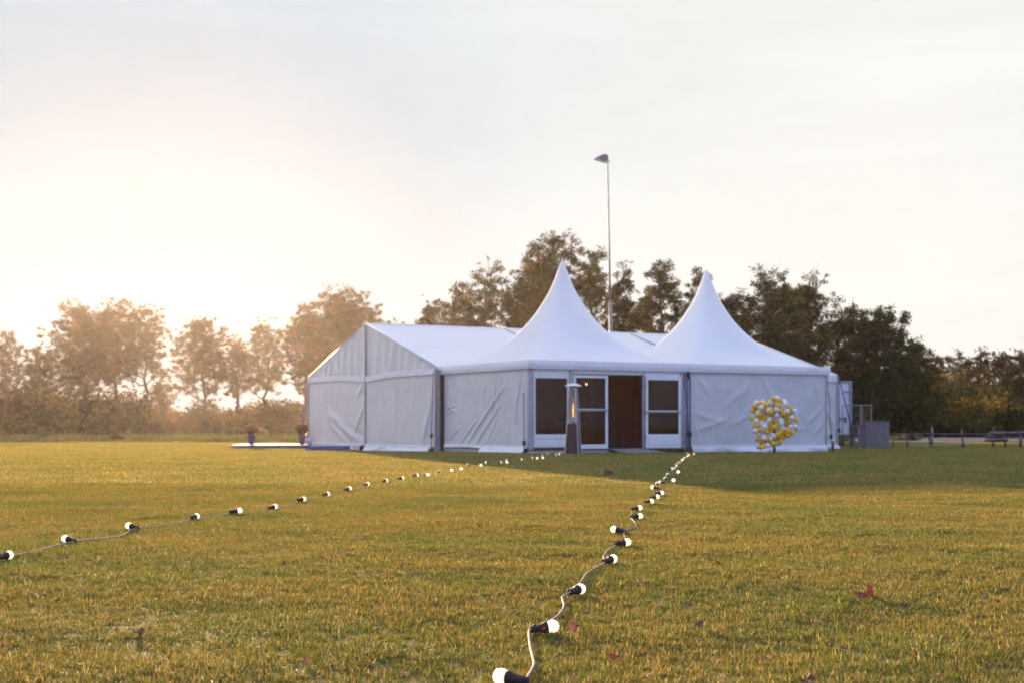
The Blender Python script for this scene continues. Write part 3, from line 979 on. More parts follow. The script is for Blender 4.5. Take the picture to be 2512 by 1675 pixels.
wall(mq, 'lining', M['lining2'], (.06, .12, 0), (2 * BAY, .12, 0), .0, EAVE_B + .1, (0, -1, 0), lambda u, v, w, hh: .02 * math.sin(u * w * 12), 160, 4)  # added dark sheet, blocks the glow of the sunlit back wall
MB().box(-.01, .10, -.10, -.03, GZ, EAVE - .1).build('gutter_post', M['seam'], mq)
MB().box(.1, LM - .1, .1, WM - .1, -.02, .06).build('floor', M['wood_floor'], mq)
# blue straps and ratchets of the marquee
def strap(parent, p0, p1, w=.022, m='strap_blue'):
    mb = MB(); mb.tube([p0, Vector(p0).lerp(Vector(p1), .5), p1], w, 5)
    st = mb.build('strap', M[m], parent)
    q_ = Vector(p0).lerp(Vector(p1), .78)
    MB().box(q_.x - .04, q_.x + .04, q_.y - .04, q_.y + .04, q_.z - .07, q_.z + .07, .01).build('ratchet', M['ratchet'], st)
    return st
strap(mq, (-.10, .02, 2.5), (-.16, .04, GZ), .016)
strap(mq, (-.08, WM + .02, 2.5), (-.30, WM + .1, GZ), .02)
strap(mq, (LM + .07, -.05, 2.55), (LM + .55, -.5, GZ), .02)
strap(mq, (LM + .10, -.02, 2.45), (LM + .62, -.42, GZ), .016)
strap(mq, (LM + .02, -.1, 2.7), (LM - .02, -.14, .0), .014, 'dark')
for p in ((-.16, .05, GZ), (-.05, WM / 2, GZ), (LM - .05, -.3, GZ)):
    MB().tube([(p[0], p[1], p[2] - .05), (p[0], p[1], p[2] + .16)], .03, 6).build('anchor_peg', M['weight'], mq)

# ---- pagodas
PL = 5.62
PROF = [(0, 1), (.02, .965), (.04, .895), (.065, .815), (.09, .745), (.13, .655), (.185, .552), (.23, .478), (.28, .41), (.33, .350), (.39, .288), (.47, .214),
        (.55, .155), (.64, .104), (.73, .062), (.82, .030), (.90, .012), (.96, .004), (1.0, 0)]
def pagoda_roof(parent, peak, eave):
    nphi = 96
    rs = []
    for (r0_, h0), (r1_, h1) in zip(PROF, PROF[1:]):
        for q_ in range(2):
            t = q_ / 2
            rs.append((r0_ + (r1_ - r0_) * t, h0 + (h1 - h0) * t))
    rs.append(PROF[-1])
    mb = MB(); vs = []; fs = []
    for r_, h_ in rs:
        n = 2.3 + 60 * r_ ** 4
        s_ = r_ * PL / 2 * 2 ** (1 / n)
        if r_ >= .999: s_ = PL / 2
        for kk in range(nphi):
            an = 2 * math.pi * kk / nphi
            c_, d_ = abs(math.cos(an)), abs(math.sin(an))
            if r_ >= .999:
                rho = s_ / max(c_, d_)
            else:
                rho = s_ / (c_ ** n + d_ ** n) ** (1 / n)
            # cloth sags a touch between the hips close to the eave
            mid = abs(math.cos(2 * an))
            z = eave + (peak - eave) * h_ - .03 * mid * math.sin(math.pi * min(1, r_)) ** 2
            vs.append((rho * math.cos(an), rho * math.sin(an), z))
    for i in range(len(rs) - 1):
        for kk in range(nphi):
            k2 = (kk + 1) % nphi
            fs.append((i * nphi + kk, (i + 1) * nphi + kk, (i + 1) * nphi + k2, i * nphi + k2))
    mb.add(vs, fs, True)
    return mb.build('canopy', M['pvc_roof'], parent)

def pagoda(name, a0, label, peak, group):
    c = NC + U * (a0 + PL / 2) + W * (-.12 - PL / 2)
    root = empty(name, (c.x, c.y, 0), TH, label, 'tent', group)
    pagoda_roof(root, peak, EAVE)
    h = PL / 2
    MB().tube([(0, 0, peak - .6), (0, 0, peak + .05)], [.05, .012], 8).build('finial', M['pvc_edge'], root)
    # valances, one per side
    for i, (ax, ay, bx, by, ox, oy) in enumerate(((-h, -h, h, -h, 0, -1), (h, -h, h, h, 1, 0), (h, h, -h, h, 0, 1), (-h, h, -h, -h, -1, 0))):
        def f(u, v, ax=ax, ay=ay, bx=bx, by=by, ox=ox, oy=oy, i=i):
            e_ = .055 + .02 * math.sin(math.pi * v)
            x = ax + (bx - ax) * u; y = ay + (by - ay) * u
            nn = .012 * noise.noise((u * 14, v * 2, i + a0)) + .02 * (1 - v) * noise.noise((u * 5, 0, i))
            cx = (1 if abs(ox) < .5 else 0); cy = 1 - cx
            ex = e_ * (2 * u - 1) * (1 if bx > ax else -1) * cx
            ey = e_ * (2 * u - 1) * (1 if by > ay else -1) * cy
            corner = .03 * math.exp(-min(u, 1 - u) / .015) * (1 - v)
            return (x + ex + ox * (e_ + nn), y + ey + oy * (e_ + nn), EAVE - .25 + .262 * v + corner)
        MB().sheet(80, 6, f).build('valance', M['pvc_edge'], root)
        # rolled hem
    for i, (ax, ay, bx, by) in enumerate(((-h, -h + .04, h, -h + .04), (h - .04, -h, h - .04, h), (h, h - .04, -h, h - .04), (-h + .04, h, -h + .04, -h))):
        x0, x1 = sorted((ax, bx)); y0, y1 = sorted((ay, by))
        w = .03
        MB().box(x0 + (.07 if x0 != x1 else -w), x1 - (.07 if x0 != x1 else -w), y0 + (.07 if y0 != y1 else -w), y1 - (.07 if y0 != y1 else -w), EAVE_B - .05, EAVE_B + .07, .006).build('eave_beam', M['alu'], root)
    MB().tube([(-h - .06, -h - .075, EAVE - .258), (h + .06, -h - .075, EAVE - .258)], .012, 5).build('hem_rope', M['seam'], root)  # dark tubes stand in for the thin shadow line below the valance
    MB().tube([(-h - .075, -h - .06, EAVE - .258), (-h - .075, h + .06, EAVE - .258)], .012, 5).build('hem_rope', M['seam'], root)
    for sx in (-1, 1):
        for sy in (-1, 1):
            post(root, sx * (h - .04), sy * (h - .04), GZ - .03, EAVE_B + .08, .045)
    MB().box(-h + .08, h - .08, -h + .06, h + .02, .02, .095).build('floor', M['wood_floor'], root)
    return root, h

EP, h = pagoda('entrance_pagoda', .22, 'white peaked entrance pagoda with glass doors standing open', 6.02, 'white pagoda tents')
P2, h = pagoda('side_pagoda', .22 + PL + .04, 'white peaked pagoda with closed front wall behind the balloon tree', 6.02, 'white pagoda tents')

# entrance pagoda, left cloth wall (local x=-h, from back y=+h to front y=-h): u=0 at the back
fl = folds([(.30, .04, .74, .78, .045, .055), (.40, .02, .70, .55, .035, .045), (.20, .02, .42, .36, .03, .04), (.52, .03, .66, .36, .02, .035), (.66, .98, .60, .40, .035, .03),
            (.72, .98, .64, .30, .03, .022), (.44, .03, .50, .25, .02, .02), (.94, .98, .86, .30, .035, .03), (.90, .9, .88, .2, .02, .02), (.05, .95, .10, .55, .025, .03), (.02, .60, .14, .45, .03, .025),
            (.03, .50, .16, .56, .03, .02), (.03, .42, .12, .50, .03, .02), (.06, .08, .2, .25, .03, .03), (.36, .9, .40, .6, .02, .03), (.76, .9, .74, .1, .018, .04), (.80, .5, .78, .05, .02, .03),
            (.14, .95, .2, .7, .02, .03), (.52, .9, .48, .5, .018, .04)], .012, 61, 4)
wall(EP, 'wall_panel', M['pvc_wall'], (-h - .01, h - .10, 0), (-h - .01, -h + .10, 0), .16, EAVE_B - .0, (-1, 0, 0), fl, 260, 110)
bar(EP, -h - .06, -h - .01, .05, h - .12, .13, .19); bar(EP, -h - .06, -h - .01, -h + .12, -.03, .12, .18)
bar(EP, -h - .03, -h + .05, -h + .1, h - .1, GZ - .02, .05, 'alu', 'sill')
bar(EP, -h + .0, -h + .04, .05, h - .1, .05, .15, 'wood_sill', 'sill_board')
skirt(EP, (-h - .04, -h + .14), (-h - .04, .1), (-1, 0), .14, .16, 23, -.07)
skirt(EP, (-h - .04, .1), (-h - .04, h - .14), (-1, 0), .14, .05, 29, .07)
# right side cloth of the entrance pagoda is a narrow strip by the gutter; partition inside
wall(EP, 'wall_panel', M['pvc_wall'], (h - .22, -h + .03, 0), (h - .06, -h + .01, 0), .05, EAVE_B - .03, (0, -1, 0),
     lambda u, v, w, hh: .02 * math.sin(v * 55) * .6 + .02 * noise.noise((u * 2, v * 14, 3)), 14, 90)
# brown sheets added on three sides and overhead to keep the interior dark
wall(EP, 'lining', M['lining'], (-h + .12, h - .5, 0), (h - .1, h - .5, 0), .1, EAVE_B, (0, -1, 0), lambda u, v, w, hh: .04 * math.sin(u * w * 14), 160, 4)
wall(EP, 'lining', M['lining'], (-h + .13, -h + .35, 0), (-h + .13, h - .5, 0), .1, EAVE_B, (1, 0, 0), lambda u, v, w, hh: .03 * math.sin(u * w * 14), 100, 4)
wall(EP, 'lining', M['lining'], (h - .12, -h + .35, 0), (h - .12, h - .5, 0), .1, EAVE_B, (-1, 0, 0), lambda u, v, w, hh: .03 * math.sin(u * w * 14), 100, 4)
MB().box(-h + .1, h - .08, -h + .14, h - .4, EAVE_B + .02, EAVE_B + .05).build('ceiling_lining', M['lining'], EP)

Bc = NC + U * .22 + W * (-.12 - PL)       # world position of the front left corner
def ax_(px, off=0.0):
    """local x (from pagoda centre) of a pixel column on the front plane"""
    q_ = (px - 1256) / F
    o = Bc + W * (-off)
    return (o.y * q_ - o.x) / (U.x - U.y * q_) - PL / 2
def az_(py, px):
    a = ax_(px) + PL / 2
    Y = Bc.y + U.y * a
    return CAMH + (HZ - py) * Y / F
yf = -h      # front plane, local y
ZT = EAVE_B - .02
def frame_rect(mb, x0, x1, z0, z1, st, y0, y1, bt=None, bb=None):
    bt = bt or st; bb = bb or st
    mb.box(x0, x0 + st, y0, y1, z0, z1, .006); mb.box(x1 - st, x1, y0, y1, z0, z1, .006)
    mb.box(x0 + st, x1 - st, y0 + .002, y1 - .002, z1 - bt, z1, .006); mb.box(x0 + st, x1 - st, y0 + .002, y1 - .002, z0, z0 + bb, .006)
# window unit
x0, x1 = ax_(1310), ax_(1396)
zb_, zg0, zg1 = az_(1097, 1350), az_(1064.5, 1350), az_(927, 1350)
mb = MB()
frame_rect(mb, x0, x1, zb_, ZT, .055, yf + .0, yf + .06, bt=ZT - zg1, bb=zg0 - zb_)
win = mb.build('window', M['white_frame'], EP)
MB().box(x0 + .05, x1 - .05, yf + .028, yf + .034, zg0 - .01, zg1 + .01).build('pane', M['glass'], win)
MB().box(x0 + .06, x1 - .06, yf - .008, yf - .001, zg0 - .14, zg0 - .128).build('panel_groove', M['seam'], win)
MB().box(x0 + .08, x1 - .08, yf - .012, yf - .001, zb_ + .04, zg0 - .16, .006).build('bottom_panel', M['white_frame'], win)
bar(EP, ax_(1296), ax_(1309) , yf - .01, yf + .06, .04, ZT, 'alu', 'frame_post')
bar(EP, ax_(1397), ax_(1406.5), yf - .012, yf + .07, .04, ZT, 'alu', 'frame_post')
bar(EP, ax_(1407), ax_(1579), yf + .004, yf + .055, az_(918, 1490), ZT, 'white_frame', 'header')
bar(EP, ax_(1580), ax_(1668), yf + .0, yf + .05, az_(921, 1600), ZT, 'white_frame', 'header')
bar(EP, ax_(1575.5), ax_(1580), yf - .03, yf + .06, .04, ZT - .05, 'alu', 'frame_post')
bar(EP, ax_(1669), ax_(1678), yf - .012, yf + .06, .04, ZT, 'alu', 'frame_post')
bar(EP, ax_(1296), ax_(1678), yf - .015, yf + .12, .015, .095, 'wood_sill', 'threshold')
bar(EP, ax_(1293), ax_(1496), yf - .09, yf - .02, -.035, .035, 'alu', 'sill')
for px in (1296, 1406, 1490):
    bar(EP, ax_(px), ax_(px) + .12, yf - .1, yf + .1, GZ, -.02, 'alu', 'jack_foot')
def door(x0, x1, yo, zb_, zt, glass_px, bar_z, label=None, kick=True):
    mb = MB()
    zg0, zg1 = glass_px
    frame_rect(mb, x0, x1, zb_, zt, .085, yo - .025, yo + .025, bt=zt - zg1, bb=zg0 - zb_)
    d = mb.build('door', M['white_frame'], EP)
    if label: d['label'] = label
    MB().box(x0 + .08, x1 - .08, yo - .003, yo + .003, bar_z + .03, zg1 + .01).build('pane', M['glass'], d)
    MB().box(x0 + .08, x1 - .08, yo - .003, yo + .003, zg0 - .01, bar_z - .03).build('pane', M['glass'], d)
    MB().box(x0 + .08, x1 - .08, yo - .02, yo + .02, bar_z - .035, bar_z + .035, .008).build('middle_rail', M['white_frame'], d)
    MB().tube([(x0 + .02, yo - .07, bar_z), (x1 - .02, yo - .07, bar_z)], .022, 8).build('push_bar', M['steel'], d)
    if kick:
        MB().box(x0 + .10, x1 - .10, yo - .036, yo - .026, zb_ + .09, zg0 - .07, .006).build('kick_panel', M['white_frame'], d)
    for hz_ in (.35, 1.1, 1.9):
        MB().tube([(x0 - .006, yo - .035, zb_ + hz_ - .06), (x0 - .006, yo - .035, zb_ + hz_ + .06)], .014, 6).build('hinge', M['steel'], d)
    return d
zt = az_(919.5, 1450)
door(ax_(1408), ax_(1492), yf + .03, .10, zt, (az_(1089, 1450), az_(926.5, 1450)), az_(1005, 1450), kick=False)
door(ax_(1581), ax_(1667), yf - .055, .10, az_(921, 1620), (az_(1064, 1620), az_(932, 1620)), az_(1009, 1620), 'open white door leaf folded back against the wall')
bar(EP, ax_(1581), ax_(1667), yf + .01, yf + .04, .1, az_(922, 1620), 'lining2', 'infill_panel')
# ramp
rp = MB()
ra0, ra1 = ax_(1492), ax_(1574)
rp.add([(ra0, yf - .02, .10), (ra1, yf - .02, .10), (ra1 + .12, yf - 1.25, -.015), (ra0 - .08, yf - 1.25, -.015),
        (ra0, yf - .02, .07), (ra1, yf - .02, .07), (ra1 + .12, yf - 1.25, -.045), (ra0 - .08, yf - 1.25, -.045)],
       [(0, 3, 2, 1), (4, 5, 6, 7), (0, 1, 5, 4), (1, 2, 6, 5), (2, 3, 7, 6), (3, 0, 4, 7)])
rp.build('ramp', M['ramp'], EP)
# straps of the pagodas
strap(EP, (-h - .09, -h + .18, 1.75), (-h - .12, -h + .1, GZ), .014)
strap(EP, (h - .12, -h - .05, 2.38), (h + .02, -h - .12, .0), .018)
MB().tube([(h + .0, -h - .14, GZ), (h + .0, -h - .14, .12)], [.12, .08], 8).build('ground_weight', M['weight'], EP)
strap(P2, (-h + .02, -h - .06, 2.4), (-h + .02, -h - .10, .0), .018, 'strap_blue')
MB().tube([(-h + .0, -h - .05, 2.22), (-h - .03, -h - .06, 2.42)], [.03, .05], 6).build('corner_bracket', M['weight'], P2)
# second pagoda walls
fl2 = folds([(.03, .98, .14, .70, .04, .12), (.42, .98, .36, .55, .04, .12), (.40, .80, .25, .55, .035, .10), (.52, .95, .60, .62, .04, .10), (.48, .60, .38, .45, .035, .08),
             (.02, .45, .22, .33, .04, .09), (.04, .22, .25, .36, .04, .08), (.30, .30, .5, .50, .035, .08), (.55, .52, .72, .40, .03, .10), (.9, .95, .97, .6, .03, .1),
             (.86, .3, .98, .55, .04, .06), (.9, .12, .99, .36, .035, .05), (.06, .05, .01, .4, .04, .06), (.7, .2, .9, .25, .02, .1), (.6, .1, .7, .35, .02, .1)], .016, 77, 3, .62)
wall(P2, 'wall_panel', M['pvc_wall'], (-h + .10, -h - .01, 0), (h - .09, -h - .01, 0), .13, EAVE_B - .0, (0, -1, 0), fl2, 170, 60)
wall(P2, 'wall_panel', M['pvc_wall'], (h, -h + .1, 0), (h, h - .1, 0), .0, EAVE_B, (1, 0, 0), folds([], .02, 78), 60, 20)
bar(P2, -h + .1, h - .08, -h - .07, -h - .015, .10, .15)
skirt(P2, (-h + .12, -h - .05), (h - .06, -h - .05), (0, -1), .11, .10, 51, -.10)
wall(P2, 'lining', M['lining'], (-h + .05, -h + .2, 0), (-h + .05, h - .3, 0), .1, EAVE_B, (-1, 0, 0), lambda u, v, w, hh: .03 * math.sin(u * w * 14), 60, 4)  # added sheet, keeps the inside dark
strap(P2, (h - .03, -h - .06, 2.4), (h + .06, -h - .18, GZ), .012, 'dark')
MB().tube([(h + .07, -h - .2, GZ - .04), (h + .09, -h - .2, .28)], .03, 6).build('anchor_peg', M['weight'], P2)
MB().box(h - .0, h + .3, -h - .25, -h - .05, GZ - .02, GZ + .07, .02).build('ground_weight', M['weight'], P2)

# furniture seen through the doors (things of their own)
def P_world(px_l, yl, z=0.0):
    c = EP.location
    return Vector((c.x, c.y, 0)) + U * px_l + W * yl + Vector((0, 0, z))
def round_table(loc, name, label, hgt, rad, top_m, cloth=False):
    t = empty(name, loc, 0, label, 'table')
    MB().lathe([(0, hgt), (rad - .01, hgt), (rad, hgt - .01), (rad, hgt - .03), (rad - .02, hgt - .035), (0, hgt - .035)], 28).build('tabletop', M[top_m], t)
    MB().lathe([(.03, .03), (.03, hgt - .036)], 10).build('column', M['steel_dark'], t)
    MB().lathe([(0, .0), (rad * .55, .0), (rad * .55, .015), (.05, .035), (0, .036)], 20).build('base', M['steel_dark'], t)
p = P_world(ax_(1470), yf + 2.0, .096)
round_table(p, 'bar_table', 'high round bar table with amber top just inside the glass door', 1.08, .45, 'amber')
p = P_world(ax_(1530), yf + 2.9, .096)
round_table(p, 'low_table', 'darker round table deeper inside behind the open doorway', .92, .5, 'lining2')
# sheer vinyl strip hanging in the doorway
cu = MB().sheet(30, 24, lambda u, v: ((u - .5) * (.62 - .42 * v) + .05 * v, .05 * math.sin(u * 22) * (1 - v * .5), 1.45 * v)).build('curtain', M['clear_vinyl'])
cu.location = P_world(ax_(1562) - .25, yf + .9, .10); cu.rotation_euler = (0, 0, TH)
tag(cu, 'gathered sheer clear curtain hanging inside the open doorway', 'curtain')
lp = empty('pendant_lamp', P_world(ax_(1482), yf + 1.0, 2.05), 0, 'tiny glowing orange lamp hanging inside the left glass door', 'lamp')
MB().lathe([(0, -.03), (.022, -.02), (.03, 0), (.022, .02), (0, .03)], 10).build('bulb', M['bulb_small'], lp)
MB().tube([(0, 0, .03), (0, 0, .38)], .004, 5).build('cable', M['dark'], lp)

# ------------------------------------------------------------------ patio heater
HL = Vector((at(1406, 39.6), 39.6, base_h(39.6)))
ht = empty('patio_heater', HL, R(-16), 'pyramid patio heater with burning flame in front of the glass door', 'patio heater')
def sq(z, s): return [(-s, -s, z), (s, -s, z), (s, s, z), (-s, s, z)]
def half(z): return .185 - (.185 - .085) * z / 1.86
mb = MB(); mb.add(sq(.0, half(0)) + sq(.86, half(.86)), [(0, 1, 5, 4), (1, 2, 6, 5), (2, 3, 7, 6), (3, 0, 4, 7), (0, 3, 2, 1), (4, 5, 6, 7)]); mb.build('base_panel', M['steel_dark'], ht)
for sx, sy in ((-1, -1), (1, -1), (1, 1), (-1, 1)):
    mb = MB(); a, b = half(0) + .006, half(1.84) + .004
    mb.tube([(sx * a, sy * a, 0), (sx * b, sy * b, 1.85)], .013, 4, smooth=False); mb.build('corner_post', M['steel'], ht)
g = MB()
for z in np.arange(.92, 1.84, .075):
    s_ = half(z)
    pts4 = sq(z, s_)
    for i in range(4):
        g.tube([pts4[i], pts4[(i + 1) % 4]], .003, 3, cap=False)
for i in range(4):
    a0, a1 = sq(.87, half(.87)), sq(1.85, half(1.85))
    for t in (.2, .4, .6, .8):
        g.tube([Vector(a0[i]).lerp(Vector(a0[(i + 1) % 4]), t), Vector(a1[i]).lerp(Vector(a1[(i + 1) % 4]), t)], .003, 3, cap=False)
g.build('grille', M['mesh_grille'], ht)
MB().lathe([(.045, .9), (.045, 1.82)], 16).build('glass_tube', M['glass'], ht)
mb = MB(); mb.lathe([(0, .0), (.05, .01), (.06, .06), (.05, .1), (0, .11)], 14, Matrix.Translation((0, 0, .86))); mb.build('burner', M['steel'], ht)
fl_ = MB()
def flame_prof(n=16):
    out = []
    for i in range(n + 1):
        t = i / n
        out.append((max(.001, .026 * math.sin(math.pi * t) ** .6 * (1 - .55 * t) * (1 + .35 * math.sin(t * 17))), 1.02 + .44 * t))
    return out
fl_.lathe(flame_prof(), 10); fl_.lathe([(0.001, 1.50), (.012, 1.52), (.001, 1.55)], 8)
fl_.build('flame', M['flame'], ht)
MB().lathe([(.0, 1.975), (.06, 1.97), (.14, 1.95), (.215, 1.915), (.24, 1.895), (.24, 1.885), (.2, 1.90), (.1, 1.92), (0, 1.925)], 32).build('reflector_cap', M['cap'], ht)
MB().lathe([(.1, 1.85), (.1, 1.90), (0, 1.90)], 12).build('collar', M['steel_dark'], ht)

# ------------------------------------------------------------------ balloon tree
BAL = "855,350,Y 935,340,W 985,375,Y 880,430,Y 950,455,Y 925,480,Y 820,415,W 1065,400,W 1070,440,W 570,425,W 635,430,Y 680,410,W 710,465,Y 760,455,Y 530,480,Y 555,530,Y 500,570,Y 635,505,W 580,610,W 670,570,Y 620,640,Y 510,645,W 580,680,Y 500,705,Y 635,710,Y 555,750,W 780,510,W 760,550,W 790,590,Y 830,580,Y 905,540,W 900,590,W 980,570,Y 1040,505,W 1130,500,Y 1160,530,Y 1095,575,W 1245,575,W 1260,630,W 1165,610,Y 1110,630,Y 1040,620,Y 1070,680,Y 1110,690,Y 970,640,W 910,650,W 725,630,W 710,690,Y 850,690,W 780,730,W 820,640,Y 1185,690,W 1280,735,Y 1230,775,W 1140,760,Y 1110,820,Y 990,740,W 1000,790,W 890,750,Y 840,770,Y 810,810,Y 915,830,Y 860,860,Y 650,790,W 690,850,W 530,830,Y 590,830,Y 600,910,Y 540,930,W 820,910,Y 900,910,W 960,890,W 1040,890,W 1010,930,Y 1165,855,W 1250,850,W 1270,890,Y 1210,920,W 1120,930,Y 1190,970,Y 1090,980,Y 1050,980,Y 960,970,Y 920,1000,Y 740,950,Y 670,940,W 610,990,W 700,1020,W 760,1020,W 840,1000,W 680,1060,W 810,1070,W 880,1020,W 620,1090,Y 720,1100,Y 760,1080,Y 650,1130,Y 990,1040,Y 1050,1050,Y 940,1080,Y 900,1090,Y 1120,1010,Y 700,1180,Y 750,1190,W 650,1220,Y 610,1200,W 690,1230,Y 660,1280,W 700,1285,W 850,1160,Y 820,1150,Y 950,1150,W 980,1120,Y"
BY = .86 * F / 70.0
bx = at(1899.7, BY)
bt = empty('balloon_tree', (bx, BY, base_h(BY)), 0, 'tree of yellow and white balloons on a dark stem before the closed pagoda wall', 'balloon tree')
MB().tube([(0, 0, -.05), (0, .01, .3), (.01, .03, 1.1), (-.05, .05, 1.55)], [.04, .036, .02, .01], 8).build('stem', M['stem_brown'], bt)
MB().lathe([(0, 0), (.16, 0), (.16, .02), (.05, .03), (0, .03)], 16).build('foot', M['stem_brown'], bt)
protos = {}
def balloon_mesh(key, m):
    prof = []
    for i in range(9):
        t = math.pi * i / 8
        r_ = math.sin(t); z = math.cos(t)
        if z < 0: r_ *= 1 - .18 * (-z) ** 1.5; z *= 1.12
        prof.append((max(.0005, 0.085 * r_), 0.085 * z))
    prof += [(.006, -.096), (.010, -.104)]
    return MB().lathe(prof, 12)
brn = random.Random(3)
for i, s_ in enumerate(BAL.split()):
    a, b, c = s_.split(',')
    px = 1780 + float(a) * .13605; py = 930 + float(b) * .13605
    dx = (px - 1899.7) * BY / F; z = zat(py, BY) - base_h(BY)
    dy = brn.uniform(-.16, .10) + .25 * (dx * dx)
    lay = [(dx, dy, z, c)]
    if i % 3 == 0: lay.append((dx + brn.uniform(-.03, .03), dy + .16, z + brn.uniform(-.03, .03), 'Y' if brn.random() < .55 else 'W'))
    for x_, y_, z_, c_ in lay:
        if c_ not in protos:
            o = balloon_mesh(c_, None).build('balloon', M['balloon_y'] if c_ == 'Y' else M['balloon_w'], bt)
            protos[c_] = o
        else:
            o = protos[c_].copy(); C.objects.link(o); o.parent = bt
        o.location = (x_, y_, z_)
        o.rotation_euler = (brn.uniform(-1.2, 1.2), brn.uniform(-1.2, 1.2), brn.uniform(0, 6))
        q_ = brn.uniform(.86, 1.08); o.scale = (q_, q_, q_)

# ------------------------------------------------------------------ floodlight mast
D = 72.0
fm = empty('floodlight_mast', (at(1503.5, D), D, base_h(D)), 0, 'tall slender grey floodlight mast with one wedge-shaped lamp behind the marquee', 'floodlight')
zt = zat(396, D) - base_h(D); dxt = at(1490.5, D) - at(1503.5, D); zm = zat(742, D) - base_h(D)
fr = zm / zt
MB().tube([(0, 0, 0), (dxt * fr, 0, zm)], [.115, .085], 12).build('lower_mast', M['pole'], fm)
MB().tube([(dxt * fr, 0, zm), (dxt, 0, zt)], [.058, .028], 10).build('upper_mast', M['pole'], fm)
MB().tube([(dxt * fr, 0, zm - .05), (dxt * fr, 0, zm + .05)], [.1, .065], 12).build('joint', M['pole'], fm)
hd = MB()
# wedge housing seen from the side: thin nose to the left, deep rear to the right
pr = [(-.68, .10), (-.52, .20), (-.25, .32), (-.08, .33), (.02, .23), (.04, .10), (.0, .0), (-.12, -.05)]
vs = [(x, -.2 * (.55 + .45 * min(1, (x + .8))), z) for x, z in pr] + [(x, .2 * (.55 + .45 * min(1, (x + .8))), z) for x, z in pr]
n = len(pr)
hd.add(vs, [tuple(range(n)), tuple(range(2 * n - 1, n - 1, -1))] + [(i, i + n, (i + 1) % n + n, (i + 1) % n) for i in range(n)])
hdo = hd.build('lamp_housing', M['lamp_head'], fm, (dxt, 0, zt))
gl = MB(); gl.add([(-.70, -.16, .125), (-.70, .16, .125), (-.10, .17, -.07), (-.10, -.17, -.07), (-.70, -.16, .11), (-.70, .16, .11), (-.10, .17, -.085), (-.10, -.17, -.085)],
                  [(0, 1, 2, 3), (4, 7, 6, 5), (0, 4, 5, 1), (1, 5, 6, 2), (2, 6, 7, 3), (3, 7, 4, 0)])
gl.build('lens', M['lamp_glass'], hdo)
mb = MB(); mb.box(-.14, .12, -.05, .05, -.06, .03, .01); mb.build('bracket', M['cap'], fm, (dxt, 0, zt))

# ------------------------------------------------------------------ string lights
RIGHT = [(1229,1660,1301,1668),(1355.6,1531,1294.6,1534),(1424,1438,1376,1447),(1504,1369,1462.5,1375),(1538.4,1328.5,1501,1331),(1505.8,1296.5,1537.7,1299.8),
 (1569.6,1267,1543,1272),(1568.9,1247.8,1543,1249.6),(1597.8,1231.3,1574,1234.6),(1612,1217,1591.6,1221),(1623,1209.5,1605,1213),(1601,1196.6,1619,1198.5),
 (1612.6,1185.6,1625,1191),(1620,1183,1635.6,1186.6),(1652,1177,1644,1176),(1632,1171,1644,1175),(1637.5,1163.5,1649,1167.5),(1663.6,1158,1655.6,1157),
 (1647,1149.8,1656.6,1155),(1652,1148,1659.5,1152),(1657.5,1142,1664,1146),(1662,1137,1668,1139),(1666,1134.5,1673,1137),(1670.5,1129.7,1677.6,1133),
 (1674,1126.8,1679.5,1130),(1678,1122,1683,1124.5),(1685.3,1119,1688,1121.5),(1689,1116.3,1694,1118.7),(1701.5,1113.4,1697,1114),(1684.8,1111,1690,1112)]
LEFT = [(22,1361,-8,1366),(160,1321.7,190,1324),(315.5,1290.7,344,1294),(482,1268,456,1274),(587.6,1253.3,559,1255.7),(675,1240,655.5,1242.6),(744.8,1224,725.7,1227),
 (803.8,1210,787.6,1213),(857.4,1197,844.8,1198.6),(902,1185.5,891,1187),(947.6,1179.3,937.6,1180.7),(987,1173,977,1174),(1023,1164.8,1010,1167.6),(1050,1163.6,1042,1163.3),
 (1076,1154.5,1072,1158),(1108,1152.4,1103.7,1152),(1131.8,1149,1127.5,1148.7),(1148,1139.7,1145.4,1144.4),(1179.8,1140.5,1175,1140.5),(1193,1133.9,1196.4,1139),
 (1227.4,1134,1222.8,1134.6),(1243.7,1128.8,1246.6,1129.5),(1243.7,1133.7,1242.3,1131.7),(1278,1126.6,1273,1129.5),(1304,1122,1301.9,1124.9),(1317.7,1122.6,1314,1122),
 (1331.6,1116.4,1335,1118),(1331.6,1121.5,1328,1120),(1341.8,1112.4,1343,1116),(1362.6,1115.5,1359,1116),(1370.4,1113.3,1367,1114),(1374.5,1110.7,1378,1112)]
BR = .0272
def lamp_mesh():
    """bulb centre at origin, socket along +X"""
    rot = Matrix.Rotation(R(90), 4, 'Y')
    prof = []
    for i in range(13):
        t = math.pi * i / 13
        prof.append((max(.0004, BR * math.sin(t)), -BR * math.cos(t)))
    prof.append((.0145, BR * .93))
    bulb = MB().lathe(prof, 20, rot)
    so = MB().lathe([(.001, BR * .70), (.0235, BR * .78), (.0245, BR * .95), (.0225, .036), (.0175, .044), (.0165, .060), (.0145, .066), (.0140, .092), (.0125, .097), (.001, .098)], 16, rot)
    so.tube([(.088, -.013, 0), (.088, .013, 0)], .0115, 8)
    so.box(.066, .078, -.006, .006, .008, .020, .002)
    return bulb, so
proto_lamp = None
